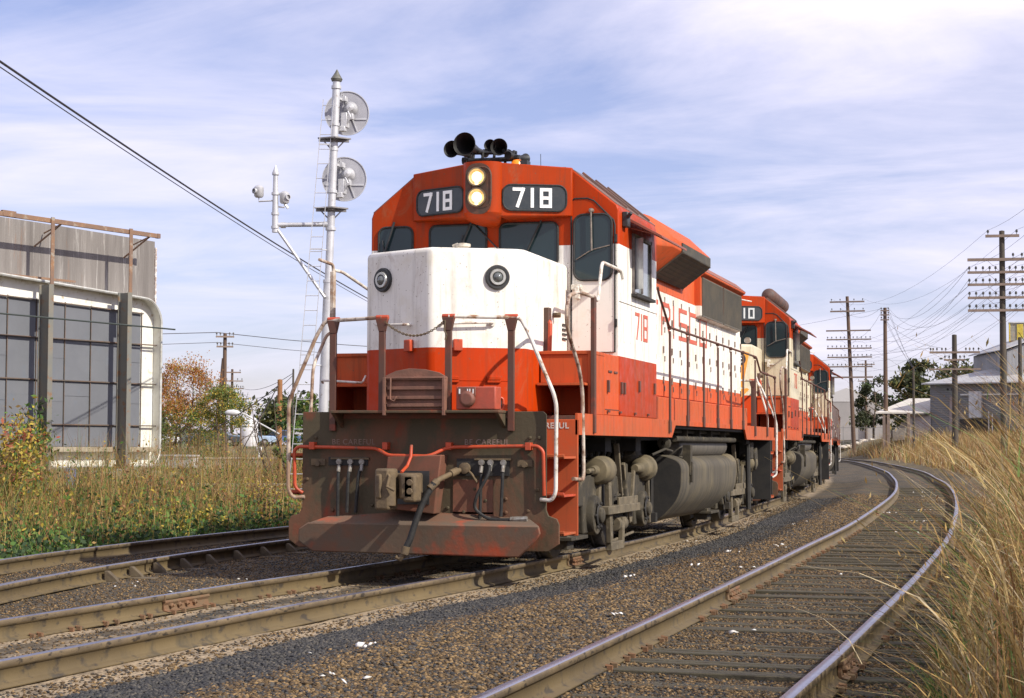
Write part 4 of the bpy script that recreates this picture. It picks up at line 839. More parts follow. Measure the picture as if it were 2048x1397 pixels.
gz=np.maximum(smooth(-6.2,-7.0,xr),smooth(6.0,6.8,xr)); fz=np.maximum(smooth(-14,-22,xr),smooth(9,16,xr))
colr=np.stack([dz,gz,fz,np.ones(len(V))],1)
ca=go.data.color_attributes.new('zone','FLOAT_COLOR','POINT'); ca.data.foreach_set('color',colr.astype(np.float32).ravel())
# ---------------- loose stones
def blobs(name,pts,size,mats,mi,flat=.7,seed=1,kind='stuff'):
    """angular stones: squashed, jittered octahedral rocks"""
    r=np.random.default_rng(seed); n=len(pts)
    base=np.array([(1,0,0),(.3,.95,0),(-.85,.5,0),(-.7,-.7,0),(.4,-.9,0),(.15,.1,.8),(0,0,-.6)],float); k=len(base)
    fs=np.array([(0,1,5),(1,2,5),(2,3,5),(3,4,5),(4,0,5),(1,0,6),(2,1,6),(3,2,6),(4,3,6),(0,4,6)])
    B=base[None]*(1+r.uniform(-.35,.35,(n,k,1)))+r.uniform(-.18,.18,(n,k,3)); B[...,2]*=flat
    a=r.uniform(0,2*np.pi,n); t=r.uniform(-.7,.7,n); ca_,sa=np.cos(a),np.sin(a)
    x=B[...,0]*np.cos(t)[:,None]-B[...,2]*np.sin(t)[:,None]; z=B[...,0]*np.sin(t)[:,None]+B[...,2]*np.cos(t)[:,None]; y=B[...,1]
    X=x*ca_[:,None]-y*sa[:,None]; Y=x*sa[:,None]+y*ca_[:,None]
    V=np.stack([X,Y,z],-1)*size[:,None,None]+pts[:,None,:]
    Fq=(fs[None]+np.arange(n)[:,None,None]*k).reshape(-1,3)
    o=npmesh(name,V.reshape(-1,3),Fq,mats,np.repeat(mi,10)); tag(o,kind=kind); return o
def stonemat(name,a,b_,c_):
    m,n,l,b=newmat(name); g=n.new('ShaderNodeNewGeometry'); r=n.new('ShaderNodeValToRGB'); l.new(g.outputs['Random Per Island'],r.inputs[0])
    e=r.color_ramp.elements; e[0].color=(*a,1); e[1].color=(*c_,1); q=r.color_ramp.elements.new(.6); q.color=(*b_,1); l.new(r.outputs[0],b.inputs['Base Color']); b.inputs['Roughness'].default_value=.85; return m
sm1=stonemat('ballast_dark',(.016,.017,.019),(.045,.043,.042),(.10,.088,.070)); sm2=stonemat('ballast_brown',(.036,.023,.010),(.12,.074,.030),(.27,.175,.075))
def scatter(n,y0,y1,pw,f):
    y=y0+(y1-y0)*rng.random(n)**pw; x=rng.uniform(-7,7,n); k=f(x,y); return x[k],y[k]
def insight(x,y,m=1.5):
    dx=x-CP.x; dy=y-CP.y; d=dx*F.x+dy*F.y; lat=dx*Rv.x+dy*Rv.y; return (d>6)&(abs(lat)<d*.30+m)
def dens(x,y):
    xr=x-cxm(y); rl=np.interp(y,rightL[:,1],rightL[:,0]); rrr=np.interp(y,rightR[:,1],rightR[:,0])
    d=np.zeros_like(x)
    d=np.where((xr>1.35)&(x<rl-.1),1.0,d)                      # stone shoulder
    d=np.where((x>rl-.6)&(x<rrr+.9),.75,d)
    d=np.where((xr>.9)&(xr<=1.35),.25,d); d=np.where((xr>-.65)&(xr<.65),.10,d); d=np.where((xr<-.9)&(xr>-3.4),.35,d); d=np.where((xr<=-3.4)&(xr>-6.3),.5,d)
    return d*insight(x,y)
x,y=scatter(1000000,-12,32,2.1,lambda x,y:rng.random(len(x))<dens(x,y))
x2,y2=x,y; xr=x-cxm(y); rl=np.interp(y,rightL[:,1],rightL[:,0])
z=ground(x,y); size=rng.uniform(.009,.021,len(x))*np.where((xr>1.25)&(x<rl),1.1,.85); size*=np.clip(1+(y-10)*.02,1,1.6)
onr=np.zeros(len(x),bool)
for P in (rightL,rightR,off(mainC,-.752),off(mainC,.752),leftN,leftF): onr|=abs(x-np.interp(y,P[:,1],P[:,0]))<.075
k=~onr; x,y,z,size,xr,rl=x[k],y[k],z[k],size[k],xr[k],rl[k]
pdark=np.where((xr>1.3)&(x<rl),1-smooth(1.75,2.6,xr+.5*fbm(x*2,y*1.2,5.))*.72,.25)
mi=(rng.random(len(x))>pdark).astype(int)
# ties are proud of the ballast: keep stones between them mostly
blobs('ballast',np.stack([x,y,z+size*.15],1),size,[sm1,sm2],mi)
print('stones',len(x))
# white litter / paper scraps and pebbles
wp=[(3.0,-3.4),(3.9,-4.3),(4.05,-4.2),(2.9,6.5),(2.8,6.8),(2.5,2.2),(2.2,14),(4.0,12),(3.7,18),(3.2,20),(2.6,26),(1.8,-6.5),(2.3,-8),(-2.8,-1.2),(-2.9,-1),(-2.2,.2),(4.2,2),(3.0,2.3),(2.0,1),(3.2,32),(2.9,36),(1.1,9.5),(-1.9,-1.6),(2.4,5.0),(3.9,22),(4.1,16)]
lit=stonemat('litter_white',(.55,.52,.47),(.7,.68,.64),(.8,.8,.78))
P=[];Sz=[]
for (a,b_) in wp:
    for j in range(random.choice((2,3,5))): P.append((a+random.gauss(0,.10),b_+random.gauss(0,.12),0)); Sz.append(random.uniform(.014,.034))
P=np.array(P); P[:,2]=ground(P[:,0],P[:,1])+.025
blobs('white_scraps',P,np.array(Sz),[lit],np.zeros(len(P),int),.5,5)
# ================= VEGETATION =================
def leafmat(name,cols,rough=.75,trans=.25):
    m,n,l,b=newmat(name); g=n.new('ShaderNodeNewGeometry'); r=n.new('ShaderNodeValToRGB'); l.new(g.outputs['Random Per Island'],r.inputs[0]); e=r.color_ramp.elements
    e[0].color=(*cols[0],1); e[1].color=(*cols[-1],1)
    for i,c_ in enumerate(cols[1:-1]): q=e.new((i+1)/(len(cols)-1)); q.color=(*c_,1)
    l.new(r.outputs[0],b.inputs['Base Color']); b.inputs['Roughness'].default_value=rough
    tr=n.new('ShaderNodeBsdfTranslucent'); l.new(r.outputs[0],tr.inputs[0]); ms=n.new('ShaderNodeMixShader'); ms.inputs[0].default_value=trans
    l.new(b.outputs[0],ms.inputs[1]); l.new(tr.outputs[0],ms.inputs[2]); l.new(ms.outputs[0],n['Material Output'].inputs['Surface']); return m
def blades(name,P,H,Wd,lean,mats,mi,seed=1,segs=3,curl=.5,az=None,extra=None,rootd=None):
    """P (n,3) roots, H heights, Wd widths: bent ribbons with `segs` quads"""
    r=np.random.default_rng(seed); n=len(P); a=r.uniform(0,2*np.pi,n) if az is None else az; ln=np.minimum(np.abs(r.normal(0,lean,n)),2.2*lean)
    wa=r.uniform(0,2*np.pi,n); t=np.linspace(0,1,segs+1)
    out=ln[:,None]*t[None]**1.3+curl*ln[:,None]*t[None]**3; hz=t[None]*(1-.22*np.clip(ln,0,1.5)[:,None]*t[None]**2)
    cx=np.cos(a)[:,None]*out*H[:,None]+P[:,0:1]; cy=np.sin(a)[:,None]*out*H[:,None]+P[:,1:2]; cz=P[:,2:3]+hz*H[:,None]
    w=Wd[:,None]*(1-.85*t[None]**1.5)/2
    L=np.stack([cx-np.cos(wa)[:,None]*w,cy-np.sin(wa)[:,None]*w,cz],-1); R2=np.stack([cx+np.cos(wa)[:,None]*w,cy+np.sin(wa)[:,None]*w,cz],-1)
    V=np.stack([L,R2],2).reshape(n,-1,3); k=(segs+1)*2
    q=np.array([[2*i,2*i+1,2*i+3,2*i+2] for i in range(segs)]); Fq=(q[None]+np.arange(n)[:,None,None]*k).reshape(-1,4)
    tips=np.stack([cx[:,-1],cy[:,-1],cz[:,-1]],1)
    return V.reshape(-1,3),Fq,np.repeat(mi,segs),tips,np.stack([cx,cy,cz],-1)
def leaves(C,s,seed=1,asp=.5,up=.3):
    """small pointed quads centred at C"""
    r=np.random.default_rng(seed); n=len(C); d=r.normal(0,1,(n,3)); d[:,2]+=up; d/=np.linalg.norm(d,axis=1)[:,None]; e=r.normal(0,1,(n,3)); e=np.cross(d,e); e/=np.linalg.norm(e,axis=1)[:,None]
    s=s[:,None]; V=np.stack([C-d*s,C+e*s*asp-d*s*.1,C+d*s,C-e*s*asp-d*s*.1],1); return V.reshape(-1,3),np.arange(4*n).reshape(n,4)
def joinmesh(name,parts,mats,parent=None):
    V=[];Fl=[];Mi=[];o=0
    for v,f,m in parts: V.append(v);Fl.append(f+o);Mi.append(m);o+=len(v)
    return npmesh(name,np.concatenate(V),np.concatenate(Fl),mats,np.concatenate(Mi),parent=parent)
gold=leafmat('dry_stalk',[(.30,.18,.055),(.44,.28,.09),(.16,.10,.035),(.58,.42,.17),(.26,.20,.06)]); goldd=leafmat('rusty_stalk',[(.26,.11,.04),(.34,.17,.07),(.18,.09,.04)])
grn=leafmat('weed_green',[(.055,.13,.020),(.10,.20,.032),(.16,.23,.045),(.045,.10,.025)]); yel=leafmat('weed_yellow',[(.45,.36,.05),(.52,.36,.05),(.28,.26,.04)])
redl=leafmat('sumac_red',[(.32,.06,.03),(.40,.12,.05),(.20,.05,.03),(.35,.16,.08)]); darkg=leafmat('deep_green',[(.025,.055,.018),(.045,.08,.025),(.03,.06,.03)]); tan=leafmat('pale_stalk',[(.42,.33,.19),(.55,.45,.27),(.33,.25,.15)])
# --- tall dry grass on the right bank
def bank(n,x0,x1,y0,y1,hf,lean=.32,seed=3,wd=.012):
    r=np.random.default_rng(seed); y=y0+(y1-y0)*r.random(n)**1.5; x=x0+(x1-x0)*r.random(n); return x,y
parts=[]
n=22000; y=-13.5+ (66)*rng.random(n)**2.0; edgeR=np.interp(y,[-15,-12,-8,-4,0,8,20,40,60],[5.85,5.94,5.95,5.95,5.94,5.92,5.8,5.2,3.5])
x=edgeR+np.abs(rng.normal(0,1,n))*.75+.05
hh=np.interp(x-edgeR,[0,.2,.5,.9,1.6],[.5,.85,1.45,1.9,2.1])*rng.uniform(.5,1.15,n)*np.interp(y,[-14,-8,0,12,25,60],[.72,1.0,1.1,.85,.6,.4])
keep=((x-CP.x)**2+(y-CP.y)**2>6.7**2)
x,y,hh=x[keep],y[keep],hh[keep]; n=len(x); P=np.stack([x,y,ground(x,y)-.02],1)
mi=rng.choice(4,n,p=[.62,.16,.10,.12]); az=rng.normal(np.pi*.9,1.5,n)
v,f,m_,tips,cl=blades('a',P,hh,rng.uniform(.005,.011,n)*np.where(rng.random(n)<.15,2.2,1),.27,None,mi,5,4,.6,az); parts.append((v,f,m_))
# seed heads and side leaves on the stalks
idx=rng.integers(0,n,13000); tt=rng.uniform(.15,.9,13000); seg=(tt*4).astype(int); fr=tt*4-seg; Cc=cl[idx,seg]*(1-fr[:,None])+cl[idx,np.minimum(seg+1,4)]*fr[:,None]
v,f,m_,_,_=blades('b',Cc,rng.uniform(.10,.38,13000),rng.uniform(.006,.014,13000),1.1,None,np.where(rng.random(13000)<.72,0,np.where(rng.random(13000)<.5,2,3)),6,3,.8); parts.append((v,f,m_))
idx=rng.integers(0,n,9000); Cc=tips[idx]+rng.normal(0,.03,(9000,3))*np.array([.6,.6,2.0]); v,f=leaves(Cc,rng.uniform(.008,.020,9000),7,.25,2.5); parts.append((v,f,np.where(rng.random(9000)<.85,0,1)))
tag(joinmesh('tall_dry_grass',parts,[gold,goldd,grn,tan]),'tall golden dry grass leaning over the right-hand track','dry grass',kind='stuff')
# green undergrowth of the right bank
parts=[]; n=26000; y=-14+40*rng.random(n)**2.2; x=np.interp(y,[-15,-12,-8,0,8,30],[5.6,5.75,5.8,5.75,5.7,5.4])+np.abs(rng.normal(0,.7,n)); k=((x-CP.x)**2+(y-CP.y)**2>6.0**2); x,y=x[k],y[k]; n=len(x)
P=np.stack([x,y,ground(x,y)],1); v,f,m_,t_,_=blades('c',P,rng.uniform(.08,.42,n),rng.uniform(.006,.012,n),.8,None,rng.choice(3,n,p=[.4,.25,.35]),8,3); parts.append((v,f,m_))
C_=P+np.stack([rng.normal(0,.05,n),rng.normal(0,.05,n),rng.uniform(.02,.28,n)],1); v,f=leaves(C_,rng.uniform(.014,.036,n),9,.55); parts.append((v,f,rng.choice(3,n,p=[.55,.1,.35])))
tag(joinmesh('undergrowth',parts,[grn,gold,darkg]),'low green undergrowth at the foot of the tall dry grass','ground cover',kind='stuff')
# --- far grass band beyond the curve
parts=[]; n=15000; y=58+90*rng.random(n)**1.3; xe=np.interp(y,rightR[:,1],rightR[:,0]); x=xe+1.6+ (np.interp(y,[58,150],[9,16]))*rng.random(n)
hh=rng.uniform(.6,1.35,n)*(1+.25*fbm(x*1.2,y*.6,7.)); P=np.stack([x,y,ground(x,y)-.02],1)
v,f,m_,t_,_=blades('d',P,hh,rng.uniform(.03,.06,n),.35,None,rng.choice(4,n,p=[.60,.24,.04,.12]),12,2); parts.append((v,f,m_))
tag(joinmesh('golden_grass',parts,[gold,goldd,grn,tan]),'band of golden rusty grass beyond the outside of the curve','dry grass',kind='stuff')
# --- left weed field
parts=[]; N=95000; y=-4+52*rng.random(N)**1.25; xl=np.interp(y,leftF[:,1],leftF[:,0])-.55; x=xl-np.abs(rng.normal(0,1,N))*4.2; k=insight(x,y,1.2)&(x<xl); x,y=x[k],y[k]; xl=xl[k]; n=len(x); u=(x-CP.x)*Rv.x+(y-CP.y)*Rv.y; dd=(x-CP.x)*F.x+(y-CP.y)*F.y; ang=u/dd
e=xl-x; gl=fbm(x*.9,y*.9,4.)
# low green cover close to the rail, taller brown stalks behind
hlow=(1+.4*np.clip(fbm(x*1.1,y*.9,6.),-1,1))*np.interp(e,[0,.8,2,4],[.15,.38,.72,.95])*rng.uniform(.6,1.3,n); P=np.stack([x,y,ground(x,y)],1)
zt=P+np.stack([rng.normal(0,.06,n),rng.normal(0,.06,n),hlow*rng.random(n)],1)
green=(1-smooth(-.16,-.09,ang+.05*gl))*(1-.5*smooth(1.5,5,e+2*gl))+.55*(1-smooth(.6,1.6,e))    # greener toward the left
r_=rng.random(n); mi=np.where(r_<.50+.45*green-.25*np.clip(fbm(x*.8,y*.7,9.),0,1)*(1-smooth(3,6,e)),np.where(rng.random(n)<.45,0,3),np.where(rng.random(n)<.35,1,np.where(rng.random(n)<.6,2,np.where(rng.random(n)<.2,4,2))))
v,f=leaves(zt,rng.uniform(.022,.055,n),21,.62); parts.append((v,f,mi))
sel=rng.random(n)<np.interp(e,[0,1,2.5],[.05,.32,.6]); Ps=P[sel]; ns=len(Ps); es=e[sel]
hs_=np.interp(es,[0,1,2.5,5],[.30,.85,1.45,1.8])*rng.uniform(.35,1.15,ns)*(1+.45*np.clip(fbm(Ps[:,0]*1.1,Ps[:,1]*.9,6.),-1,1)); mi2=rng.choice(5,ns,p=[.06,.07,.36,.06,.45]); mi2=np.where((rng.random(ns)<green[sel]*.25),0,mi2)
v,f,m_,tips,cl=blades('e',Ps,hs_,rng.uniform(.006,.016,ns),.26,None,mi2,22,3); parts.append((v,f,m_))
k2=18000; idx=rng.integers(0,ns,k2); tt=rng.uniform(.3,1,k2); seg=np.minimum((tt*3).astype(int),2); fr=tt*3-seg; Cc=cl[idx,seg]*(1-fr[:,None])+cl[idx,seg+1]*fr[:,None]+rng.normal(0,.03,(k2,3)); v,f=leaves(Cc,rng.uniform(.02,.045,k2),23,.5); parts.append((v,f,rng.choice(5,k2,p=[.22,.22,.30,.10,.16])))
tag(joinmesh('weeds',parts,[grn,yel,goldd,darkg,gold]),'green and brown autumn weeds along the left edge of the tracks','weeds',kind='stuff')
# bushes at the left
def bush(name,label,cat,c,h,w,n,mats,p,seed,stems=14,ls=(.03,.06),trunk=True,droop=0):
    r=np.random.default_rng(seed); root=empty(name,c,0,label,cat); mb=MB(); C_=[];
    for k in range(stems):
        a=r.uniform(0,6.28); rr=w*r.uniform(.1,1)**.7; hh_=h*r.uniform(.45,1.0)*(1-.35*rr/w); pts=[Vector((0,0,-.05)),Vector((math.cos(a)*rr*.35,math.sin(a)*rr*.35,hh_*.45)),Vector((math.cos(a)*rr*.75,math.sin(a)*rr*.75,hh_*.8)),Vector((math.cos(a)*rr,math.sin(a)*rr,hh_))]
        mb.tube(pts,[.02,.014,.009,.004],5); m_=n//stems
        t=r.uniform(.15,1,m_)**.8*2.999; i=t.astype(int); fr=(t-i)[:,None]; A=np.array(pts)
        C_.append(A[i]*(1-fr)+A[i+1]*fr+r.normal(0,.055*h,(m_,3)))
    mb.build('stems',M('twig',(.12,.08,.05),(.2,.15,.1),.9,0,9),root); C_=np.concatenate(C_); C_[:,2]=np.abs(C_[:,2]); v,f=leaves(C_,r.uniform(*ls,len(C_)),seed+1,.42); npmesh('foliage',v,f,mats,r.choice(len(mats),len(C_),p=p),parent=root); return root
bush('shrub','leafy shrub with yellow and orange leaves at the left edge','shrub',(-9.55,7.4,-.35),2.7,1.25,4600,[yel,grn,redl,gold],[.4,.25,.15,.2],31,18,(.03,.065))
bush('sumac_bush','low red-leaved bush right of the sign frame base','shrub',(-10.6,14.6,-.35),1.35,1.7,3200,[redl,goldd,gold],[.6,.3,.1],32,20,(.03,.06))
bush('yellow_weed','clump of yellow-leaved weeds beside the signal mast foot','shrub',(-7.2,8.9,-.3),.75,.8,2000,[yel,gold,grn],[.6,.25,.15],33,22,(.02,.045))
bush('ivy_shrub','thin green vine climbing the left steel post of the sign frame','vine',(-16.2,19.3,.2),3.0,.22,420,[grn,darkg],[.7,.3],34,4,(.04,.09))
bush('dark_bush','round dark green bush half hidden in the dry grass on the right','shrub',(6.35,7.0,-.05),1.05,.55,2600,[darkg,grn],[.85,.15],35,24,(.025,.055))

bush('weed_clump','brown seeded weed clump standing tallest in the middle of the left verge','weeds',(-8.7,10.6,-.35),1.35,.8,1500,[goldd,gold,redl],[.5,.35,.15],41,26,(.015,.035))
bush('weed_clump','rusty weed clump nearest the pilot of the leading locomotive','weeds',(-7.4,12.2,-.3),1.25,.8,1600,[goldd,yel,gold],[.4,.3,.3],42,26,(.015,.035))
bush('weed_clump','tan weed clump in front of the left steel post of the sign frame','weeds',(-9.6,11.2,-.35),1.45,.9,1500,[gold,goldd,grn],[.45,.35,.2],43,26,(.015,.035))
# ================= SIGNAL MAST =================
def signal():
    root=empty('railway_signal',(-7.43,15.15,0),0,'tall silver railway signal mast with two round target discs, ladder and bracket arm','railway signal')
    Rr=Vector((.959,.283,0)); Fw=Vector((-.283,.959,0)); up=Vector((.030,.009,1))
    def p(z,r=0,f=0): return up*z+Rr*r+Fw*f+Vector((0,0,0))
    m=MB(); m.tube([p(-.4),p(3.2),p(4.55)],.098,16); m.tube([p(4.5),p(8.6)],.078,16)
    for z,r in((.05,.16),(1.6,.115),(4.55,.11),(5.6,.105),(6.0,.10),(6.35,.10),(7.2,.09),(7.7,.095),(8.45,.10)): m.lathe(p(z),up,[(0,r*.9),(.0,r),(.06,r),(.06,r*.8)],16)
    m.build('mast',silver,root)
    m=MB(); m.lathe(p(8.6),up,[(0,.10),(.05,.12),(.08,.10),(.16,.05),(.20,.03),(.24,.01),(.24,0)],12); m.build('finial',M('finial_dark',(.10,.10,.08),(.2,.2,.18),.6,.2,9),root)
    disc=M('disc_back',(.40,.40,.43),(.32,.32,.35),.5,.1,3)
    for zc in(8.02,6.68):
        c=p(zc,.20,.34); m=MB(); m.m=0; m.lathe(c,-Fw,[(0,.0),(0,.445),(.015,.445),(.015,.43),(.004,.43),(.004,0)],48); m.m=1
        m.lathe(c,-Fw,[(-.01,.437),(-.01,.452),(.02,.452),(.02,.437)],48)
        for a,b in(((-.10,.42),(.22,-.38)),((-.30,-.30),(-.1,.42)),((-.38,-.12),(.40,-.12))): m.bar(c-Fw*.02+Rr*a[0]+Vector((0,0,a[1])),c-Fw*.02+Rr*b[0]+Vector((0,0,b[1])),.03,.012,Fw)
        tg=m.build('target_disc',[disc,silver],root)
        m=MB(); hc=c-Fw*.04
        m.lathe(hc+Rr*.08+Vector((0,0,.08)),-Fw,[(0,.14),(.05,.14),(.12,.10),(.20,.075),(.22,0)],18)
        m.box(hc-Fw*.14+Rr*-.02+Vector((0,0,-.18)),(.13,.16,.30)); m.box(hc-Fw*.12+Rr*.06+Vector((0,0,-.10)),(.18,.1,.12)); m.box(hc-Fw*.2+Rr*-.06+Vector((0,0,-.36)),(.12,.12,.10)); m.box(hc-Fw*.10+Rr*-.05+Vector((0,0,.26)),(.12,.14,.10))
        m.tube([hc-Fw*.2+Rr*.04,hc-Fw*.26+Rr*.10+Vector((0,0,-.12)),hc-Fw*.2+Rr*0+Vector((0,0,-.3))],.02,6); m.bar(p(zc+.25,0,0),p(zc+.25,.16,.3),.06,.05); m.bar(p(zc-.35,0,0),p(zc-.35,.12,.3),.06,.05)
        m.build('signal_head',silver,root,.008)
    for z in(7.42,6.02):
        m=MB(); m.prism([p(z,-.32,-.12),p(z,.05,-.28),p(z,.34,-.02),p(z,-.02,.20)],(0,0,.03)); m.bar(p(z-.03,-.30,-.1),p(z-.03,.30,-.02),.04,.05); m.tube([p(z-.02,.22,-.05),p(z-.20,.04,0)],.014,6); m.tube([p(z-.02,-.22,-.1),p(z-.20,-.04,0)],.014,6); m.build('platform',M('platform_grey',(.26,.25,.25),(.16,.14,.13),.7,.2,5),root,.004)
    lad=MB(); a0,a1=p(-.3,-.47,-.35),p(8.2,-.13,-.16)
    for s in(-.105,.105): lad.bar(a0+Rr*s*1.4,a1+Rr*s,.012,.035,Fw)
    for k in range(29):
        t=(k+.6)/29; c=a0.lerp(a1,t); w_=.105*(1.4-.4*t); lad.tube([c-Rr*w_,c+Rr*w_],.009,6)
    for z in(1.55,2.9,5.2,7.3): t=(z+.3)/8.5; c=a0.lerp(a1,t); lad.bar(c-Rr*.12,c+Rr*.12,.02,.03); lad.tube([c,p(z)],.012,6)
    lad.build('ladder',silver,root)
    # bracket arm with doll post and two marker lamps
    m=MB(); m.tube([p(5.72,0,-.0),p(5.70,-1.10,-.05)],.045,10); m.tube([p(4.25,-.05,-.1),p(5.62,-1.06,-.06)],.032,8)
    for z,r in((5.72,-.1),(5.70,-.95)): m.lathe(p(z,r),Rr,[(-.05,.06),(.05,.06)],10)
    m.build('bracket_arm',silver,root)
    d0=p(5.55,-1.10,-.05); m=MB(); m.tube([d0,d0+Vector((0,0,.45)),d0+Vector((0,0,1.15))],[.062,.062,.05],12)
    for z in(.08,.35,.75): m.lathe(d0+Vector((0,0,z)),(0,0,1),[(0,.08),(.05,.08)],12)
    m.lathe(d0+Vector((0,0,1.15)),(0,0,1),[(0,.07),(.03,.075),(.12,.04),(.18,.015),(.22,0)],12); m.build('bracket_post',silver,root)
    for s,z in((-1,.82),(1,.70)):
        c=d0+Rr*.33*s*(1 if s<0 else .55)+Vector((0,0,z)); m=MB(); m.lathe(c+Vector((0,0,-.12)),(0,0,1),[(0,0),(0,.07),(.03,.095),(.20,.10),(.23,.075),(.26,0)],16); m.lathe(c,Rr*s-Fw,[(.08,.055),(.13,.06),(.13,.045)],12)
        m.tube([d0+Vector((0,0,z-.18)),c+Vector((0,0,-.2)),c+Vector((0,0,-.1))],.018,6)
        if s>0: m.tube([c+Vector((0,0,-.12)),c+Rr*.07+Vector((0,0,-.22))],.025,6)
        m.build('marker_lamp',silver,root)
signal()
# ================= SIGN FRAME (back of a large sign) =================
def sign():
    A=Vector((-15.44,23.54,0)); D=Vector((.2706,.9627,0)); N=Vector((.9627,-.2706,0))
    root=empty('sign_structure',(A.x,A.y,0),0,'back of a large sign with grey panels in a white rounded cabinet, weathered boards above','sign')
    P=lambda s,z,o=0: D*s+N*o+Vector((0,0,z))
    def slab(mb,s0,s1,z0,z1,o,t): mb.prism([P(s0,z0,o),P(s1,z0,o),P(s1,z1,o),P(s0,z1,o)],N*t)
    # weathered upper boards
    bm_,n,l,b=newmat('weathered_board'); tc=n.new('ShaderNodeTexCoord').outputs['Object']
    mp=n.new('ShaderNodeMapping'); mp.inputs['Rotation'].default_value=(0,0,R_(-15.7)); l.new(tc,mp.inputs[0]); v=mp.outputs[0]
    sp=n.new('ShaderNodeSeparateXYZ')
    mp2=n.new('ShaderNodeMapping'); mp2.inputs['Rotation'].default_value=(0,0,R_(15.7)); l.new(tc,mp2.inputs[0]); v=mp2.outputs[0]
    c=mixc(n,l,ramp(n,l,nz(n,l,v,2.2,6,.6,.3,(1,1.4,.12)),.35,.65),(.23,.21,.195),(.15,.135,.125))
    c=mixc(n,l,ramp(n,l,nz(n,l,v,3.5,6,.7,.1,(1,1.6,.10)),.56,.70,0,.8),c,(.55,.53,.50)); c=mixc(n,l,ramp(n,l,nz(n,l,v,2.6,6,.7,.1,(1,1.2,.16)),.60,.72,0,.5),c,(.25,.13,.07)); l.new(c,b.inputs['Base Color']); b.inputs['Roughness'].default_value=.85
    w=n.new('ShaderNodeTexWave'); w.bands_direction='Y'; w.inputs['Scale'].default_value=4.2; l.new(v,w.inputs['Vector']); bump(n,l,b,w.outputs['Fac'],.35,.02)
    m=MB(); top=[(-9.5,6.68),(-5.2,6.66),(-3.8,6.65),(-2.0,6.62),(.28,6.58)]
    m.prism([P(s,z,-.36) for s,z in top]+[P(.30,4.2,-.36),P(-9.5,4.2,-.36)],N*-.04); bo=m.build('upper_board',bm_,root)
    m=MB(); slab(m,.27,.32,4.4,6.42,-.37,.05); 
    for k in range(9): m.tube([P(.32,4.9+k*.18,-.34),P(.33,4.93+k*.18,-.34)],.025,5)
    m.build('board_edge',M('flaking_white',(.7,.68,.65),(.3,.2,.15),.8,0,12),bo)
    rs=M('rusty_steel',(.19,.12,.085),(.28,.15,.075),.75,0,3,(.4,.65),(.30,.26,.21),6,(.55,.68),bst=.3); gs=M('grey_green_steel',(.16,.165,.15),(.20,.18,.14),.65,0,2,(.4,.65),(.22,.12,.06),5,(.58,.7))
    m=MB(); slab(m,-9.5,-2.9,5.24,5.29,.02,.05); m.build('ledge_angle',rs,root)
    m=MB(); m.bar(P(-9.5,6.60,.45),P(-.43,6.60,.45),.07,.11); m.bar(P(-5.6,6.62,.45),P(-5.2,6.62,.45),.09,.14); m.bar(P(-.52,6.60,.45),P(-.42,6.60,.45),.10,.12); m.build('top_rail',rs,root,.006)
    m=MB()
    for s in(-3.75,-.75,-7):
      m=MB(); m.tube([P(s,6.56,.44),P(s-.15,6.05,-.3)],.022,6); m.tube([P(s-.0,6.56,.44),P(s+.15,6.40,-.3)],.018,6); m.build('rail_stay',rs,root)
    # white rounded cabinet
    wm=M('cabinet_white',(.78,.77,.70),(.66,.64,.55),.55,0,2,(.45,.7),(.5,.42,.3),5,(.6,.72))
    r=.62; s1,z0,z1=.0,.78,5.02; arc=[(s1-r+r*math.cos(R_(a)),z1-r+r*math.sin(R_(a))) for a in range(90,-1,-10)]+[(s1-.42+.42*math.cos(R_(a)),z0+.42+.42*math.sin(R_(a))) for a in range(0,-91,-10)]
    zt=lambda s:z1+(-s)*.045
    back=[(-9.5,zt(-9.5))]+arc+[(-9.5,z0)]
    m=MB(); m.prism([P(s,z,-.10) for s,z in back],N*-.04)
    q=[P(s,z,0) for s,z in back[:-1]]+[P(-9.5,z0,0)]
    for a,b2 in zip(q[:-1],q[1:]):
        m.add([a+N*-.35,b2+N*-.35,b2+N*.16,a+N*.16],[(0,1,2,3)]); 
    m.build('cabinet',wm,root)
    m=MB(); qq=[P(s,z,.17) for s,z in back]; m.tube(qq,.035,6,False); m.build('cabinet_rim',M('rim_grey',(.55,.56,.54),(.4,.38,.33),.5,.2,5),root)
    pg=M('panel_blue_grey',(.135,.142,.158),(.155,.162,.178),.85,0,1.2,(.35,.65),(.14,.155,.18),2.5,(.58,.72),bst=.08)
    cols=[-.52,-1.05,-1.36,-2.28,-3.14,-4.05,-4.95,-5.85,-6.75,-7.65,-8.55,-9.45]; rows=[1.27,1.80,2.86,3.86,4.62]
    pr=0
    for a,b2 in zip(cols[1:],cols[:-1]):
        m=MB(); slab(m,a+.012,b2-.012,1.27,4.62-a*.03,-.06,.02+.004*(pr%3)); pr+=1
        for z in ((2.36,3.40) if pr%2 else (2.5,)): slab(m,a+.02,b2-.02,z-.006,z+.006,-.036,.006)
        m.build('grey_panel',pg,root)
    m=MB()
    for s in cols[:11]: m.bar(P(s,1.2,-.02),P(s,4.66-s*.03,-.02),.022,.03,N)
    for z in rows[1:4]: m.bar(P(-9.5,z,.0),P(.02,z,.0),.03,.045,N)
    m.bar(P(-9.5,4.9,.02),P(-.5,4.64,.02),.03,.04,N)
    m.build('panel_frame',M('frame_brown',(.10,.085,.07),(.16,.10,.07),.7,0,4),root,.004)
    m=MB(); m.bar(P(-9.5,1.20,.08),P(-.1,1.20,.08),.12,.20,N); m.build('lower_beam',M('tan_beam',(.38,.33,.24),(.28,.23,.16),.7,0,3),root,.008)
    m=MB(); m.tube([P(-9.5,4.32,.62),P(.02,4.25,.62)],.022,6); m.build('guard_wire',M('green_bar',(.04,.05,.045),None,.6),root)
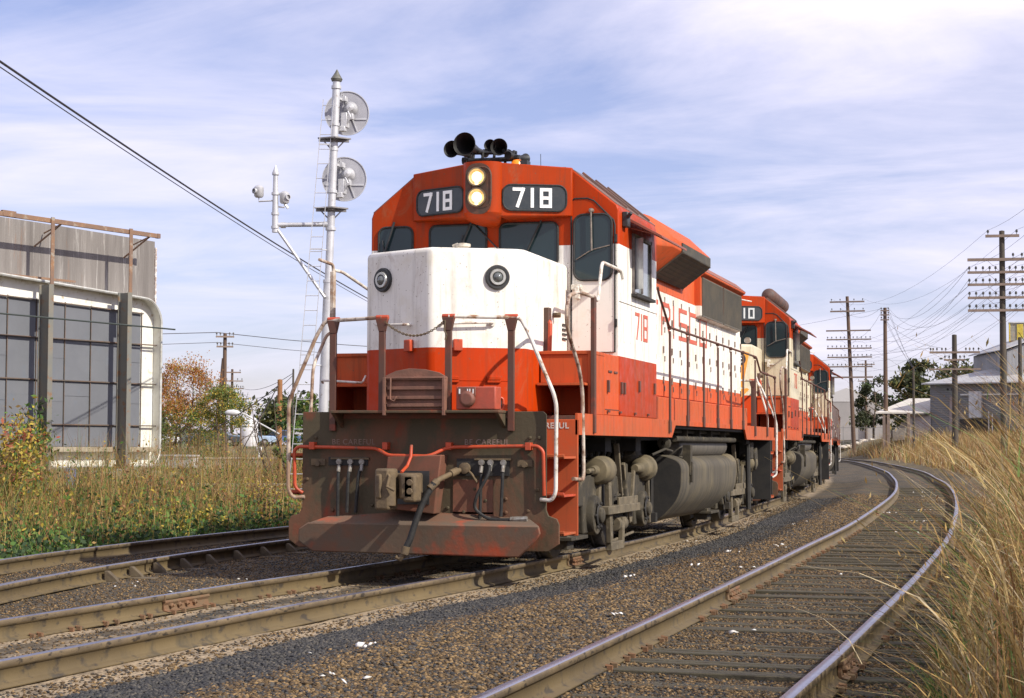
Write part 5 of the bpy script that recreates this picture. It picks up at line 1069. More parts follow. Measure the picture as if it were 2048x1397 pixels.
    for s in(-4.2,-1.6,-6.9):
        m=MB(); 
        for o in(.28,.60): m.bar(P(s,-.5,o),P(s,5.08,o),.30,.02,N) if False else m.prism([P(s-.075,-.5,o),P(s+.075,-.5,o),P(s+.075,5.08,o),P(s-.075,5.08,o)],N*.018)
        m.prism([P(s-.01,-.5,.297),P(s+.01,-.5,.297),P(s+.01,5.07,.297),P(s-.01,5.07,.297)],N*.302)
        m.build('steel_post',gs,root)
        m=MB(); m.prism([P(s+.06,4.4,.50),P(s+.17,4.4,.50),P(s+.17,6.68,.50),P(s+.06,6.68,.50)],N*.02); m.prism([P(s+.16,4.4,.42),P(s+.17,4.4,.42),P(s+.17,6.68,.42),P(s+.16,6.68,.42)],N*.09); m.build('upper_post',rs,root)
    m=MB(); m.prism([P(-3.4,-.6,.8),P(-1.95,-.6,.8),P(-1.95,.66,.8),P(-2.3,.74,.8),P(-3.4,.66,.8)],N*.7); m.prism([P(-1.8,-.6,.75),P(-.4,-.6,.75),P(-.4,.62,.75),P(-1.8,.72,.75)],N*.6); m.build('concrete_footing',M('concrete_old',(.30,.27,.22),(.20,.18,.14),.9,0,2,bst=.4),root,.02)
    m=MB(); m.lathe(P(-3.9,.30,1.0),(0,0,1),[(0,.15),(.45,.15),(.47,0)],14); m.build('blue_drum',M('drum_blue',(.10,.17,.33),None,.5),root)
sign()
conc=M('concrete_wall',(.36,.32,.26),(.24,.21,.17),.9,0,1.5,(.4,.65),bst=.4)
def boxthing(name,label,cat,a,b,z0,z1,t,mat,bev=.02):
    a=Vector((*a,0)); b=Vector((*b,0)); m=MB(); d=(b-a).normalized(); nn=Vector((-d.y,d.x,0)); m.prism([a+Vector((0,0,z0)),b+Vector((0,0,z0)),b+Vector((0,0,z1)),a+Vector((0,0,z1))],nn*t)
    m.prism([a-nn*.03-d*.03+Vector((0,0,z1+.002)),b-nn*.03+d*.03+Vector((0,0,z1+.002)),b-nn*.03+d*.03+Vector((0,0,z1+.08)),a-nn*.03-d*.03+Vector((0,0,z1+.08))],nn*(t+.06))
    return tag(m.build(name,mat,None,bev),label,cat)
boxthing('concrete_wall','low pale concrete wall in the weeds behind the signal mast','wall',(-11.5,16.6),(-7.9,18.1),-.6,.42,.3,conc)
boxthing('kerb_wall','long low concrete kerb wall farther back, left of the brown post','wall',(-22.5,34.8),(-16.5,37.3),-.6,.84,.35,conc)
# ================= POLES AND WIRES =================
wood=M('pole_wood',(.095,.060,.042),(.14,.085,.055),.85,0,2,(.4,.65),sc=(3,3,.3),bst=.3); woodl=M('crossarm_wood',(.20,.15,.12),(.27,.20,.16),.85,0,4); woodd=M('creosote_pole',(.05,.045,.038),(.09,.07,.05),.85,0,2,sc=(3,3,.3)); ins=M('insulator',(.05,.06,.06),(.10,.07,.05),.35,0,5); wirem=M('wire_dark',(.06,.055,.06),None,.6,.3,bst=0)
def pole(label,x,y,z0,z1,r,arms,az,group='utility poles',mat=wood,lean=(0,0),armmat=woodl,extra=None):
    root=empty('utility_pole',(x,y,z0),0,label,'utility pole',group); H=z1-z0; top=Vector((lean[0],lean[1],H))
    m=MB(); m.tube([(0,0,-.5),top*.5,top],[r,r*.88,r*.72],10); m.lathe(top,(0,0,1),[(0,r*.72),(.03,0)],10); m.build('pole',mat,root)
    d=Vector((math.cos(az),math.sin(az),0)); out=[]
    im=MB(); im.lathe((0,0,0),(0,0,1),[(0,.015),(.09,.015),(.09,.05),(.14,.055),(.19,.045),(.22,.02),(.22,0)],7); io=None
    for z,hw,pins,thick in arms:
        c=Vector((lean[0]*(z-z0)/H,lean[1]*(z-z0)/H,z-z0))+Vector((-d.y,d.x,0))*(-r-.04); m=MB(); m.bar(c-d*hw,c+d*hw,.09,thick); 
        if hw>.9:
            for s in(-1,1): m.bar(c+d*s*min(.7,hw*.5),c+Vector((0,0,-.55))+d*s*r*.5,.03,.012)
        a=m.build('crossarm',armmat,root)
        for q in pins:
            p_=c+d*q*hw
            if io is None: io=im.build('insulator',ins,a); cc=io
            else: cc=io.copy(); COL.objects.link(cc); cc.parent=a
            cc.location=p_+Vector((0,0,thick/2)); out.append((root.location+p_+Vector((0,0,.2+thick/2)),z,q))
    if extra: extra(root,H)
    return out
P10=[-.95,-.76,-.56,-.37,-.2,.2,.37,.56,.76,.95]
azr=R_(6)
A_=pole('tall dark pole nearest on the right with five long crossarms, behind the dry grass',4.66,63.9,-.1,10.86,.17,[(10.62,.72,[-.85,.85],.12),(9.58,1.5,[.3,.55],.13),(9.02,1.5,P10,.11),(8.48,1.5,P10,.11),(7.90,1.5,P10,.11),(7.34,1.5,P10,.11)],azr,'telegraph poles',mat=woodd)
B_=pole('telegraph pole with eight crossarms standing just beyond the third locomotive',-10.0,146.0,.8,14.9,.20,[(14.4,1.55,[-.9,-.4,.4,.9],.14),(13.55,1.55,[-.9,-.4,.4,.9],.14),(11.8,2.0,[],.13),(11.0,2.0,P10,.12),(10.2,2.0,P10,.12),(9.4,2.0,P10,.12),(8.55,2.0,P10,.12),(7.6,2.0,[],.14)],R_(-2),'telegraph poles',mat=wood,lean=(-.55,0))
C_=pole('bare tall pole with a small bracket at its top, behind the shed roof',-6.0,131.4,1.2,12.7,.20,[(12.45,.35,[-.8,.8],.1),(12.1,.35,[-.8,.8],.1),(11.7,.35,[-.8,.8],.1)],R_(0),mat=wood)
D_=pole('pole with two crowded crossarms in front of the grey mill building',1.3,91.8,.9,8.0,.20,[(6.95,1.45,[-.95,-.85,-.7,-.5,-.35,.45,.6,.75,.95],.12),(6.5,.62,[-.9,-.5,.5,.9],.1),(5.95,1.5,[],.10)],R_(4),mat=woodd)
E_=pole('thin dark pole beside the shed post',-2.9,118.5,.9,7.3,.11,[],0,mat=woodd)
F_=pole('small far pole with two crossarms in front of the dark far tree',-15.0,211.0,1.5,12.2,.17,[(11.7,1.1,[-.9,.9],.14),(9.6,1.0,[-.9,.9],.12)],R_(10))
G_=pole('thin dark pole at the right edge, in front of the corrugated tower',5.3,69.9,.2,6.5,.12,[],0,mat=woodd)
L1=pole('brown pole with two short crossarms behind the orange tree',-41.0,81.2,.8,8.05,.15,[(7.85,.55,[-.9,-.5,.5,.9],.1),(7.25,.5,[-.9,-.5,.5,.9],.1)],R_(25))
L2=pole('leaning bare pole close beside the brown pole with two short crossarms',-42.4,82.9,.8,6.65,.14,[],0,lean=(.45,.1))
L3=pole('distant telegraph pole with five crossarms behind the orange tree',-66.2,135.7,1.2,8.4,.15,[(8.1,.8,[-.9,.9],.12),(7.3,1.0,[-.9,-.5,.5,.9],.1),(6.6,1.05,P10,.1),(6.0,1.05,P10,.1),(5.4,1.05,P10,.1),(4.8,1.05,P10,.1)],R_(25),'telegraph poles')
L4=pole('thin dark pole above the green shrubs left of the signal ladder',-31.3,69.1,.6,5.3,.07,[],0,mat=woodd)
L5=pole('tiny distant pole seen just right of the sign cabinet',-63.0,114.9,1.0,5.5,.12,[(5.2,.6,[-.8,.8],.1)],R_(25))
m=MB(); m.tube([(0,0,-.6),(0,0,3.3)],.075,12); m.lathe((0,0,3.3),(0,0,1),[(0,.075),(.02,0)],12); o=m.build('steel_post',M('rust_orange_post',(.33,.15,.05),(.22,.10,.045),.8,0,3,(.4,.65),(.45,.25,.10),9,(.58,.7)),None,loc=(-15.82,32.23,0)); tag(o,'rusty orange-brown bare post standing in the weeds left of the locomotive','post')
def lamp_():
    root=empty('street_lamp',(-15.4,31.0,0),0,'street lamp head on a thin curved white arm left of the rusty post','street lamp'); mt=M('lamp_white',(.66,.66,.66),(.5,.5,.5),.4,0,3)
    b=Vector((-15.4,31.0,0)); m=MB(); m.rtube([Vector((-15.75,32.1,1.65))-b,Vector((-16.4,31.9,2.02))-b,Vector((-16.75,31.75,2.27))-b,Vector((-16.95,31.7,2.30))-b],.022,7,.1); m.build('arm',mt,root)
    m=MB(); m.lathe(Vector((-16.9,31.72,2.29))-b,(-1,-.28,.02),[(0,.03),(.05,.07),(.18,.10),(.36,.085),(.44,.03),(.45,0)],14); m.build('lamp_head',mt,root)
lamp_()
def wire(label,pts,r,n=10,group='overhead wires',sag=.0):
    m=MB()
    for a,b,s in pts:
        a=Vector(a); b=Vector(b); m.tube([a.lerp(b,k/n)+Vector((0,0,-s*4*(k/n)*(1-k/n))) for k in range(n+1)],r,5)
    return tag(m.build('overhead_wire',wirem,None),label,'wire',group)
a=Vector((-7.08,2.98,6.62)); b=Vector((-15.19,37.89,6.50)); d=(b-a)
a0=a-d*.35; b0=b+d*.6
w_=wire('thick sagging cable crossing the sky from upper left down to the locomotive nose',[(a0+Vector((0,0,.1)),b0+Vector((0,0,.05)),.42)],.018,24)
w_=wire('thinner messenger wire lashed just under the thick sagging cable',[(a0+Vector((0,0,.04)),b0+Vector((0,0,-.06)),.43)],.009,24)
pl1=[p for p,z,q in L1 if q in(-.9,)]
wire('upper wire running through the top arm of the brown pole behind the orange tree',[((-70,20,5.2),pl1[0],.5),(pl1[0],(-22,135,10.3),1.0)],.022)
wire('lower wire running through the second arm of the brown pole behind the orange tree',[((-70,20,4.4),pl1[1],.5),(pl1[1],(-22,135,9.5),1.0)],.016)
wire('slanting guy wire from the shrubs down to the weeds left of the rusty post',[((-13.85,27.63,2.95),(-15.1,27.1,.45),0)],.014)
wire('slack cable dipping left from the top of the green shrubs',[((-13.85,27.63,2.95),(-17.3,31.2,1.9),.05)],.014)
for k,(z1,z2,s) in enumerate(((5.1,6.3,.5),(4.7,6.2,.9),(4.3,5.8,1.0))): wire(('top','middle','bottom')[k]+' of three faint slack wires right of the distant five-armed pole',[((-66.2+.8,135.7,z1+1.6),(-31.3,69.1,z2-1.2),s)],.016)
# pole line wires B -> A -> beyond the frame, C bundle
nx=Vector((11.5,14.0,0))
def side(p): return Vector((p.x,p.y,p.z))
k=0
def pick(L,z): return [p for p,zz,q in L if abs(zz-z)<.01]
for za,zb,idx in((10.62,14.4,(0,1)),(9.02,11.0,(0,3,6,9)),(8.48,10.2,(1,5,8)),(7.90,9.4,(0,4,9)),(7.34,8.55,(2,7))):
    pa=pick(A_,za); pb=pick(B_,zb); pts=[]
    for i in idx:
        A=pa[min(i,len(pa)-1)]; B=pb[min(i,len(pb)-1) if len(pb)==10 else (0 if i==0 else -1)]
        pts.append((B,A,1.6)); pts.append((A,A+Vector((6.8,-46,1.4)),1.2))
    k+=1; wire(('pair of wires on the topmost arm','wires on the upper insulator arm','wires on the second insulator arm','wires on the third insulator arm','wires on the lowest insulator arm')[k-1]+' of the tall pole on the right',pts,.006,14,'line wires')
cb=[p for p,z,q in C_]; wire('fan of wires from the bare pole down to the thin dark pole',[(cb[i],(-2.9+.06*i,118.5,7.1-.05*i),.3) for i in range(4)],.010,8,'line wires')
wire('slack wires from the bare pole to the crossarms of the telegraph pole on the left',[(cb[0],B_[5][0],.8),(cb[2],B_[12][0],1.0),(cb[1],Vector((-60,150,9.5)),1.5)],.010,10,'line wires')
wire('wires from the bare pole to the tall pole on the right',[(cb[3],pick(A_,9.02)[0],1.3),(cb[5],pick(A_,8.48)[0],1.6),(cb[1],pick(A_,7.9)[2],1.6)],.008,12,'line wires')
wire('wires from the bare pole to the pole in front of the mill',[(cb[4],D_[3][0],.5),(D_[8][0],(5.3,69.9,6.2),.4),(D_[0][0],(-45,110,7.6),1.2)],.009,10,'line wires')
# ================= BUILDINGS =================
def corr(name,c1,c2,sc=9,dirn='X',bst=.5,rust=None):
    m,n,l,b=newmat(name); tc=n.new('ShaderNodeTexCoord').outputs['Object']; c=mixc(n,l,ramp(n,l,nz(n,l,tc,.6,6,.65,.2,(1,1,.5)),.35,.65),c1,c2)
    if rust: c=mixc(n,l,ramp(n,l,nz(n,l,tc,.9,6,.7,.2,(1,1,.3)),.55,.7,0,.6),c,rust)
    l.new(c,b.inputs['Base Color']); b.inputs['Roughness'].default_value=.6; b.inputs['Metallic'].default_value=.15
    w=n.new('ShaderNodeTexWave'); w.bands_direction=dirn; w.inputs['Scale'].default_value=sc; l.new(tc,w.inputs['Vector']); bump(n,l,b,w.outputs['Fac'],bst,.04); return m
mroof=corr('metal_roof',(.50,.50,.50),(.38,.37,.36),4,'X',.3,(.30,.22,.17)); mwall=corr('grey_siding',(.185,.185,.19),(.145,.145,.15),2.2,'Z',.35,(.12,.11,.10)); mtow=corr('corrugated_tower',(.27,.27,.28),(.20,.20,.21),3,'X',.5,(.20,.16,.13))
def mill():
    root=empty('mill_building',(2.5,130,0),0,'grey metal mill building with a light low roof and a tall corrugated block on top','building'); o=Vector((2.5,130,0))
    def Q(x,y,z): return Vector((x,y,z))-o
    a=(-2.48,131.6); b=(16,125.2); dd=(Vector((*b,0))-Vector((*a,0))).normalized(); nn=Vector((-dd.y,dd.x,0))
    def W(s,z,o_=0): return Vector((*a,0))+dd*s+nn*o_+Vector((0,0,z))-o
    m=MB(); m.prism([W(0,0),W(19,0),W(19,6.5),W(0,6.5)],nn*14); wl=m.build('wall',mwall,root)
    m=MB(); m.add([W(-.5,6.50,-.6),W(20,6.50,-.6),W(20,8.35,8),W(4.5,8.35,8),W(-.5,6.5,15),W(20,6.5,15)],[(0,1,2,3),(0,3,4),(3,2,5,4)]); m.add([W(-.5,6.40,-.6),W(20,6.40,-.6),W(20,6.5,-.6),W(-.5,6.5,-.6)],[(0,1,2,3)]); m.build('roof',mroof,root)
    m=MB(); m.bar(W(2.6,5.55,-.08),W(19,5.50,-.08),.12,.12); m.build('wall_band',M('white_pipe',(.62,.62,.60),(.4,.4,.38),.6),wl)
    m=MB(); m.prism([W(1.6,1.5,-.10),W(2.35,1.5,-.10),W(2.35,5.4,-.10),W(1.7,5.4,-.10)],nn*.08); m.build('wall_patch',M('tan_sheet',(.30,.25,.24),(.24,.2,.2),.7),wl)
    m=MB(); m.prism([W(2.5,1.0,-.02),W(5.6,1.0,-.02),W(5.6,3.6,-.02),W(2.5,3.6,-.02)],nn*-.04); m.build('door_opening',M('dark_opening',(.03,.03,.032),None,.9),wl)
    m=MB(); m.prism([W(3.4,3.7,-.4),W(4.4,3.7,-.4),W(4.4,5.8,-.4),W(3.4,5.8,-.4)],nn*.35); m.prism([W(3.9,4.4,-.5),W(4.2,4.4,-.5),W(4.2,5.8,-.5),W(3.9,5.8,-.5)],nn*.1); m.bar(W(5.0,1.2,-.3),W(5.0,4.2,-.3),.08,.08); m.bar(W(5.3,1.2,-.3),W(5.3,4.0,-.3),.08,.08); m.build('meter_box',M('box_grey_white',(.55,.56,.58),(.35,.35,.36),.5),wl)
    m=MB()
    for s in(1.5,1.9): m.lathe(W(s,6.0,0),-nn,[(0,.10),(.02,.10),(.02,0)],8)
    m.build('vent_hole',MATS['dark_opening'],wl)
    # tower: left face in shade, right face gabled
    T0=Vector((.6,141.5,0)); T1=Vector((3.6,131.9,0)); T2=Vector((14.5,135.3,0)); T3=T0+T2-T1
    m=MB(); g=(T1+T2)/2; g2=(T0+T3)/2; z0,z1,zg=6.6,9.15,11.3
    vs=[T0,T1,T2,T3]; V8=[v-o+Vector((0,0,z0)) for v in vs]+[v-o+Vector((0,0,z1)) for v in vs]+[g-o+Vector((0,0,zg)),g2-o+Vector((0,0,zg))]
    m.add(V8,[(0,1,5,4),(1,2,6,8,5),(2,3,7,6),(3,0,4,9,7),(4,5,8,9),(6,7,9,8)]); tw=m.build('tower_block',mtow,root)
    e=(T1-T0).normalized()*.35; u1=(T1-T2).normalized()*.35
    m=MB(); up=Vector((0,0,.06))
    for A,G,G2,B in((T1,g,g2,T0),(T2,g,g2,T3)):
        sgn=u1 if A is T1 else -u1; q=[A+e+sgn+Vector((0,0,z1-.05)),G+e+Vector((0,0,zg)),G2-e+Vector((0,0,zg)),B-e+sgn+Vector((0,0,z1-.05))]; m.prism([p-o+up for p in q],(0,0,.08))
    m.build('tower_roof',mroof,tw)
mill()
def tankbox():
    m=MB(); root=empty('rooftop_tank',(4.6,139.9,10.2),0,'yellow and grey box tank on legs above the corrugated tower','tank')
    m.m=0; m.box((0,0,.85),(1.9,1.6,1.5)); m.m=1; m.box((-.1,-.83,.8),(.5,.06,1.4)); m.box((-.95,-.8,.85),(.12,.12,1.6)); m.box((.8,-.83,.4),(.25,.06,.9)); m.build('tank_body',[M('tank_olive',(.33,.31,.24),(.22,.2,.15),.7,0,3),M('tank_yellow',(.62,.50,.06),(.45,.3,.05),.6,0,5)],root,.02)
    m=MB(); m.box((0,0,1.65),(2.1,1.8,.1)); m.build('tank_lid',MATS['white_pipe'],root)
    m=MB(); [m.box((a,b,-.8),(.12,.12,1.9)) for a in(-.85,.85) for b in(-.7,.7)]; m.box((0,0,.05),(2.0,1.7,.1)); m.build('tank_legs',rust_g,root)
rust_g=M('rust_general',(.20,.10,.05),(.12,.07,.04),.8,0,4)
tankbox()
def shed():
    root=empty('open_shed',(-4.5,133,0),0,'open lean-to shed with pale sagging roof and a grey brick wall, left of the mill','shed'); o=Vector((-4.5,133,0))
    m=MB(); q=[Vector((-6.75,130.6,4.05)),Vector((-2.5,131.2,4.05)),Vector((-2.5,138,5.35)),Vector((-4.6,138.2,5.35))]; m.prism([p-o for p in q],(0,0,.12)); m.build('roof',M('shed_roof_pale',(.60,.56,.50),(.48,.45,.40),.8,0,1),root)
    for x in(-6.1,-5.75,-4.15): m=MB(); m.box(Vector((x,130.9,2.3))-o,(.22,.22,3.6)); m.build('post',woodl,root)
    m=MB(); m.bar(Vector((-6.6,130.85,4.0))-o,Vector((-2.5,131.2,4.0))-o,.12,.16); m.build('eave_beam',woodd,root)
    br,n,l,b=newmat('pale_brick'); tc=n.new('ShaderNodeTexCoord').outputs['Object']; mp=n.new('ShaderNodeMapping'); mp.inputs['Rotation'].default_value=(R_(90),0,0); l.new(tc,mp.inputs[0]); bt=n.new('ShaderNodeTexBrick'); l.new(mp.outputs[0],bt.inputs['Vector']); bt.inputs['Scale'].default_value=2.2; bt.inputs['Color1'].default_value=(.33,.29,.28,1); bt.inputs['Color2'].default_value=(.24,.20,.20,1); bt.inputs['Mortar'].default_value=(.42,.40,.38,1); l.new(bt.outputs[0],b.inputs['Base Color'])
    m=MB(); m.box(Vector((-3.3,131.6,2.4))-o,(1.7,.3,3.3)); m.build('brick_wall',br,root)
shed()
# farm machine in the shed
def machine():
    root=empty('farm_machine',(-5.05,131.8,.9),0,'old grey machine with two wheels parked inside the open shed','machine'); mt=M('machine_grey',(.30,.27,.23),(.2,.17,.14),.8,0,3)
    for x,r in((-.45,.62),(.35,.48)):
        m=MB(); m.lathe((x,0,r),(0,1,0),[(-.08,r*.8),(-.08,r),(.08,r),(.08,r*.8),(-.08,r*.8)],20); m.lathe((x,0,r),(0,1,0),[(-.1,.1),(.1,.1)],10)
        for k in range(6): a=k*math.pi/3; m.bar((x,0,r),(x+r*.85*math.cos(a),0,r+r*.85*math.sin(a)),.06,.05,(0,1,0))
        m.build('wheel',mt,root)
    m=MB(); m.prism([(-.5,-.3,.9),(.5,-.3,1.0),(.75,-.3,2.3),(.3,-.3,2.5),(-.1,-.3,1.7),(-.6,-.3,1.9)],(0,.6,0)); m.bar((.2,0,1.6),(.75,0,2.7),.25,.2); m.build('machine_body',mt,root,.05)
machine()
# white wall building, brick house, rubble
boxthing('warehouse','long plain off-white warehouse wall behind the telegraph pole','building',(-30,210.5),(-9.5,211.5),1.0,7.0,14,M('warehouse_wall',(.42,.39,.37),(.35,.33,.31),.8,0,.3))
def house():
    root=empty('brick_house',(-21,246,0),0,'far red brick house with white trim and windows, above the warehouse','house'); m=MB(); m.box((0,3,4.6),(7,6,6.6)); w_=m.build('wall',M('far_brick',(.28,.10,.07),(.22,.09,.06),.8,0,1),root)
    m=MB(); m.box((0,3,8.2),(7.6,6.6,.6)); m.prism([(-3.8,-.3,8.5),(3.8,-.3,8.5),(0,-.3,9.9)],(0,6.6,0)); m.build('roof',M('far_white_trim',(.62,.60,.57),None,.7),root)
    for x in(-2.4,-.2,1.7,2.8):
        m=MB(); m.m=0; m.box((x,-.03,7.0),(.9,.06,1.6)); m.m=1; m.box((x,-.07,7.0),(.6,.06,1.3)); m.build('window',[MATS['far_white_trim'],M('far_pane',(.10,.12,.14),None,.2)],w_)
house()
r=np.random.default_rng(61); n=500; P=np.stack([r.uniform(-14,-6.5,n),r.uniform(160,172,n),np.zeros(n)],1); P[:,2]=1.2+.9*np.exp(-((P[:,0]+10)/2.2)**2)*r.random(n); blobs('rubble',P,r.uniform(.15,.45,n),[stonemat('rubble_pale',(.42,.36,.29),(.5,.44,.36),(.6,.55,.47))],np.zeros(n,int),.7,62)
def fence_():
    m=MB()
    for k in range(12): m.box((-14.5+k*.75,158,2.5),(.05,.05,1.7))
    for z in(1.9,3.2): m.box((-10.4,158,z),(8.4,.03,.04))
    tag(m.build('wire_fence',M('fence_grey',(.22,.21,.2),None,.8),None),'thin wire fence in front of the warehouse and the rubble','fence')
fence_()
# ================= TREES =================
def tree(label,x,y,z0,H,Rw,n,mats,p,seed,ls,cat='tree',trunks=1,crown0=.25,topgrad=None,clumps=26,tr=.16,name='tree'):
    r=np.random.default_rng(seed); root=empty(name,(x,y,z0),0,label,cat); m=MB(); ends=[]
    for t in range(trunks):
        bx,by=r.uniform(-.12,.12,2)*trunks; 
        tp=[Vector((bx,by,-.3)),Vector((bx*1.3+r.uniform(-.1,.1),by*1.2,H*.3)),Vector((bx*1.8+r.uniform(-.2,.2)*Rw,by*1.5,H*.62)),Vector((bx*2,by*2,H*.92))]
        m.tube(tp,[tr,tr*.75,tr*.45,tr*.12],7)
        for k in range(8):
            f=r.uniform(.28,.85); i=min(int(f*3),2); b=tp[i].lerp(tp[i+1],f*3-i); a=r.uniform(0,6.28); L=Rw*r.uniform(.5,.95)*(1.1-f*.5); e=b+Vector((math.cos(a)*L,math.sin(a)*L,L*.5)); m.tube([b,b.lerp(e,.5)+Vector((0,0,.08*H*.2)),e],[tr*.35,tr*.2,tr*.06],5)
    m.build('trunk',M('bark',(.10,.075,.055),(.15,.11,.08),.9,0,6),root)
    C=[];Mi=[]
    for k in range(clumps):
        zf=crown0+(1-crown0)*r.random()**.85; rad=Rw*math.sqrt(max(.05,1-((zf-crown0-.32*(1-crown0))/(.72*(1-crown0)))**2))*r.uniform(.2,1)**.6; a=r.uniform(0,6.28)
        c=np.array([math.cos(a)*rad,math.sin(a)*rad,zf*H*.95]); s=Rw*r.uniform(.20,.42); m_=int(n/clumps*r.uniform(.5,1.5)); q=r.normal(0,.5,(m_,3))*np.array([s,s,s*.72]); C.append(c+q)
        if topgrad is not None: pp=topgrad(zf,r.random())
        else: pp=p
        pp=np.array(pp)*r.uniform(.4,1.6,len(pp)); pp/=pp.sum(); Mi.append(r.choice(len(mats),m_,p=pp))
    C=np.concatenate(C); Mi=np.concatenate(Mi); v,f=leaves(C,r.uniform(*ls,len(C)),seed+1,.5); npmesh('crown',v,f,mats,Mi,parent=root); return root
orl=leafmat('autumn_orange',[(.42,.16,.04),(.50,.24,.06),(.34,.12,.04)],trans=.35); olv=leafmat('olive_green',[(.12,.13,.03),(.18,.17,.04),(.09,.11,.03)]); dk=leafmat('far_tree_green',[(.045,.06,.025),(.07,.085,.035),(.035,.045,.02),(.10,.10,.05)])
tree('orange autumn tree with a pointed crown between the sign and the poles','',0,0,1,1,1,[orl],[1],1,(.1,.2)) if False else None
tree('orange autumn tree with pointed crown, right of the sign',-27.3,48.9,.0,4.95,1.5,19000,[orl,olv,yel,grn],[.5,.2,.2,.1],71,(.025,.055),trunks=4,crown0=.16,clumps=95,tr=.06,topgrad=lambda z,q:[.80,.05,.12,.03] if z>.62 else ([.42,.32,.18,.08] if z>.42 else [.08,.52,.12,.28]))
tree('yellow-green bushy tree right of the orange tree',-24.4,46.5,.0,3.7,1.2,6500,[olv,yel,grn],[.45,.3,.25],72,(.03,.06),trunks=3,crown0=.56,clumps=40,tr=.05)
tree('low green tree partly behind the right end of the sign',-28.6,47.3,.0,3.0,1.1,4000,[grn,olv,dk],[.4,.4,.2],73,(.035,.08),trunks=2,crown0=.1,clumps=24,tr=.05)
tree('large-leaved green shrub beside the signal ladder',-9.5,19.6,-.3,2.9,.55,1500,[grn,olv,darkg],[.55,.3,.15],74,(.035,.075),'shrub',5,.10,clumps=30,tr=.03,name='shrub')
tree('tall loose green shrub left of the signal ladder',-10.5,20.9,-.3,2.8,.45,800,[grn,olv,darkg],[.4,.25,.35],75,(.035,.075),'shrub',5,.15,clumps=20,tr=.03,name='shrub')
tree('round dark-green tree behind the open shed',-6.3,171.5,1.2,9.2,2.9,5200,[dk,olv],[.75,.25],76,(.16,.34),clumps=34)
tree('green tree rising behind the left end of the mill roof',-2.4,182,1.2,8.9,3.6,5200,[dk,olv],[.8,.2],77,(.16,.34),clumps=34)
tree('sparse dark tree with sky showing through, left of the bare pole',-11.4,181,1.2,7.9,2.1,2600,[dk],[1],78,(.14,.28),clumps=24)
for k,(x,y,h,w_,lb) in enumerate(((-66,150,4.5,5,'hazy grey-green tree mass above the parked cars'),(-50,135,4.2,4,'grey-green far tree right of the parked cars'),(-90,160,4.4,6,'far tree low behind the orange tree'))): tree(lb,x,y,1.2,h,w_,2600,[dk,olv],[.7,.3],80+k,(.2,.4),clumps=26)
# white storage tank
def wtank():
    m=MB(); m.lathe((0,0,0),(0,0,1),[(0,.62),(1.7,.62),(1.95,.52),(2.1,.3),(2.15,0)],28); root=empty('storage_tank',(-48.0,100.0,1.25),0,'white round storage tank behind the yellow-green tree','tank'); m.build('shell',M('tank_white',(.62,.62,.62),(.5,.5,.52),.6,0,1),root); m=MB()
    for z in(.7,1.4): m.lathe((0,0,z),(0,0,1),[(0,.635),(.04,.635)],28)
    m.build('band',M('band_grey',(.3,.3,.3),None,.6),root)
wtank()
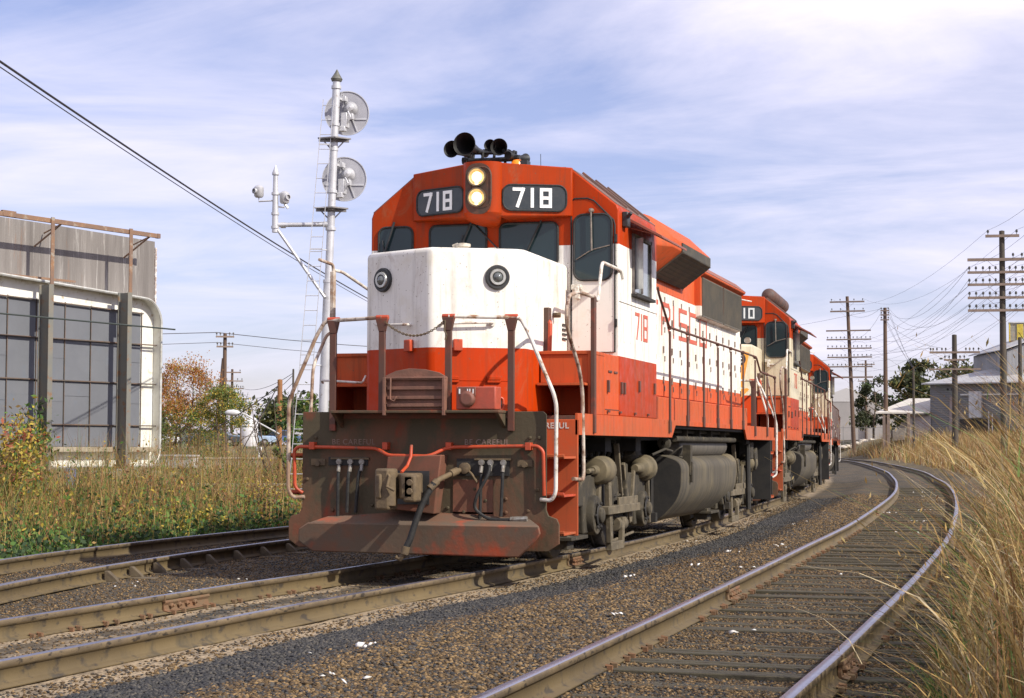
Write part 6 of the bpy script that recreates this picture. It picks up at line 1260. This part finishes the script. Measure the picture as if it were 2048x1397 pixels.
# ================= PARKED CARS =================
def car(label,x,y,z,rz,c1,c2):
    z=float(ground(x,y))-.02
    root=empty('parked_car',(x,y,z),rz,label,'car','cars parked in the lot at the left'); L,Wd=4.9,1.8
    m=MB(); pf=[(-2.45,.35),(-2.45,.80),(-2.2,.88),(-1.0,.92),(1.15,.92),(2.3,.84),(2.45,.72),(2.45,.35)]; m.prism([(a,-.9,b) for a,b in pf],(0,1.8,0)); body=m.build('body',c1,root,.05)
    m=MB(); m.m=0; cp=[(-1.35,.92),(-.85,1.36),(.35,1.38),(.95,.92)]; m.prism([(a,-.76,b) for a,b in cp],(0,1.52,0)); m.build('window_band',M('car_glass',(.03,.04,.05),None,.08,0,bst=0),root,.03)
    m=MB(); m.prism([(a,-.74,b) for a,b in((-.95,1.375),(-.8,1.43),(.3,1.44),(.45,1.385))],(0,1.48,0)); m.build('roof',c2,root,.02)
    for a in(-1.5,1.5):
        for s in(-1,1): m=MB(); m.m=0; m.lathe((a,.82*s,.33),(0,s,0),[(0,.2),(0,.33),(.12,.33),(.13,.2)],18); m.m=1; m.lathe((a,.82*s,.33),(0,s,0),[(.1,.2),(.13,.18),(.14,0)],14); m.build('wheel',[rubber,chrome],root)
    for e in(-1,1): m=MB(); m.box((2.5*e,0,.48),(.1,1.8,.14)); m.build('bumper',chrome,root,.02)
    for s in(-.65,.65): m=MB(); m.lathe((2.45,s,.68),(1,0,0),[(0,.09),(.03,.08),(.03,0)],12); m.build('headlight',chrome,root)
cblue=M('car_blue',(.10,.20,.42),None,.2,.2,bst=0); cwht=M('car_white',(.72,.72,.70),None,.25,0,bst=0); cdk=M('car_dark',(.06,.08,.10),None,.2,.2,bst=0)
car('light blue and white car parked in the far lot, facing left',-60.5,127.0,1.05,R_(200),M('car_light_blue',(.42,.55,.70),None,.2,.1,bst=0),cwht)
car('dark car parked in front of the light blue car',-61.0,121.5,.85,R_(190),cdk,cdk)
car('white car parked left of the dark car under the orange tree',-69.5,126.5,1.0,R_(15),cwht,cwht)
car('blue car parked just right of and behind the light blue car',-60.5,133.5,1.1,R_(195),cblue,cblue)
m=MB(); m.box((0,0,.2),(1.5,.5,.35)); m.box((0,0,.42),(1.6,.6,.06)); m.box((-.6,0,-.2),(.08,.3,.8)); m.box((.6,0,-.2),(.08,.3,.8)); tag(m.build('white_trough',M('trough_white',(.6,.6,.6),(.45,.45,.45),.6,0,5),None,.01,loc=(-20.9,35.3,.55)),'small white trough on legs at the foot of the orange tree','trough')
m=MB(); m.tube([(0,0,-.6),(0,0,.62)],.035,8); m.lathe((0,0,.60),(0,0,1),[(0,.05),(.05,.10),(.14,.10),(.18,0)],12); tag(m.build('marker_post',M('marker_white',(.7,.7,.68),None,.6),None,loc=(-18.6,36.9,.5)),'short post with a white knob beside the concrete kerb wall','post')
# hills and parking ground
hv=[];hf=[];n_=90
for k in range(n_):
    a=R_(-75+150*k/(n_-1)); d=1400; h=20+10*math.sin(k*.55)+7*math.sin(k*1.3+1)+4*math.sin(k*2.9)
    x=math.sin(a)*d-60; y=math.cos(a)*d-20
    hv+= [(x*.86,y*.86,-1),(x,y,h),(x*1.3,y*1.3,-1)]
for k in range(n_-1):
    for j in range(2): hf.append((k*3+j,k*3+j+1,k*3+j+4,k*3+j+3))
me=MB(); me.add(hv,hf); tag(me.build('hills',M('wooded_hill',(.05,.06,.045),(.08,.08,.05),.9,0,.02),None),kind='structure')
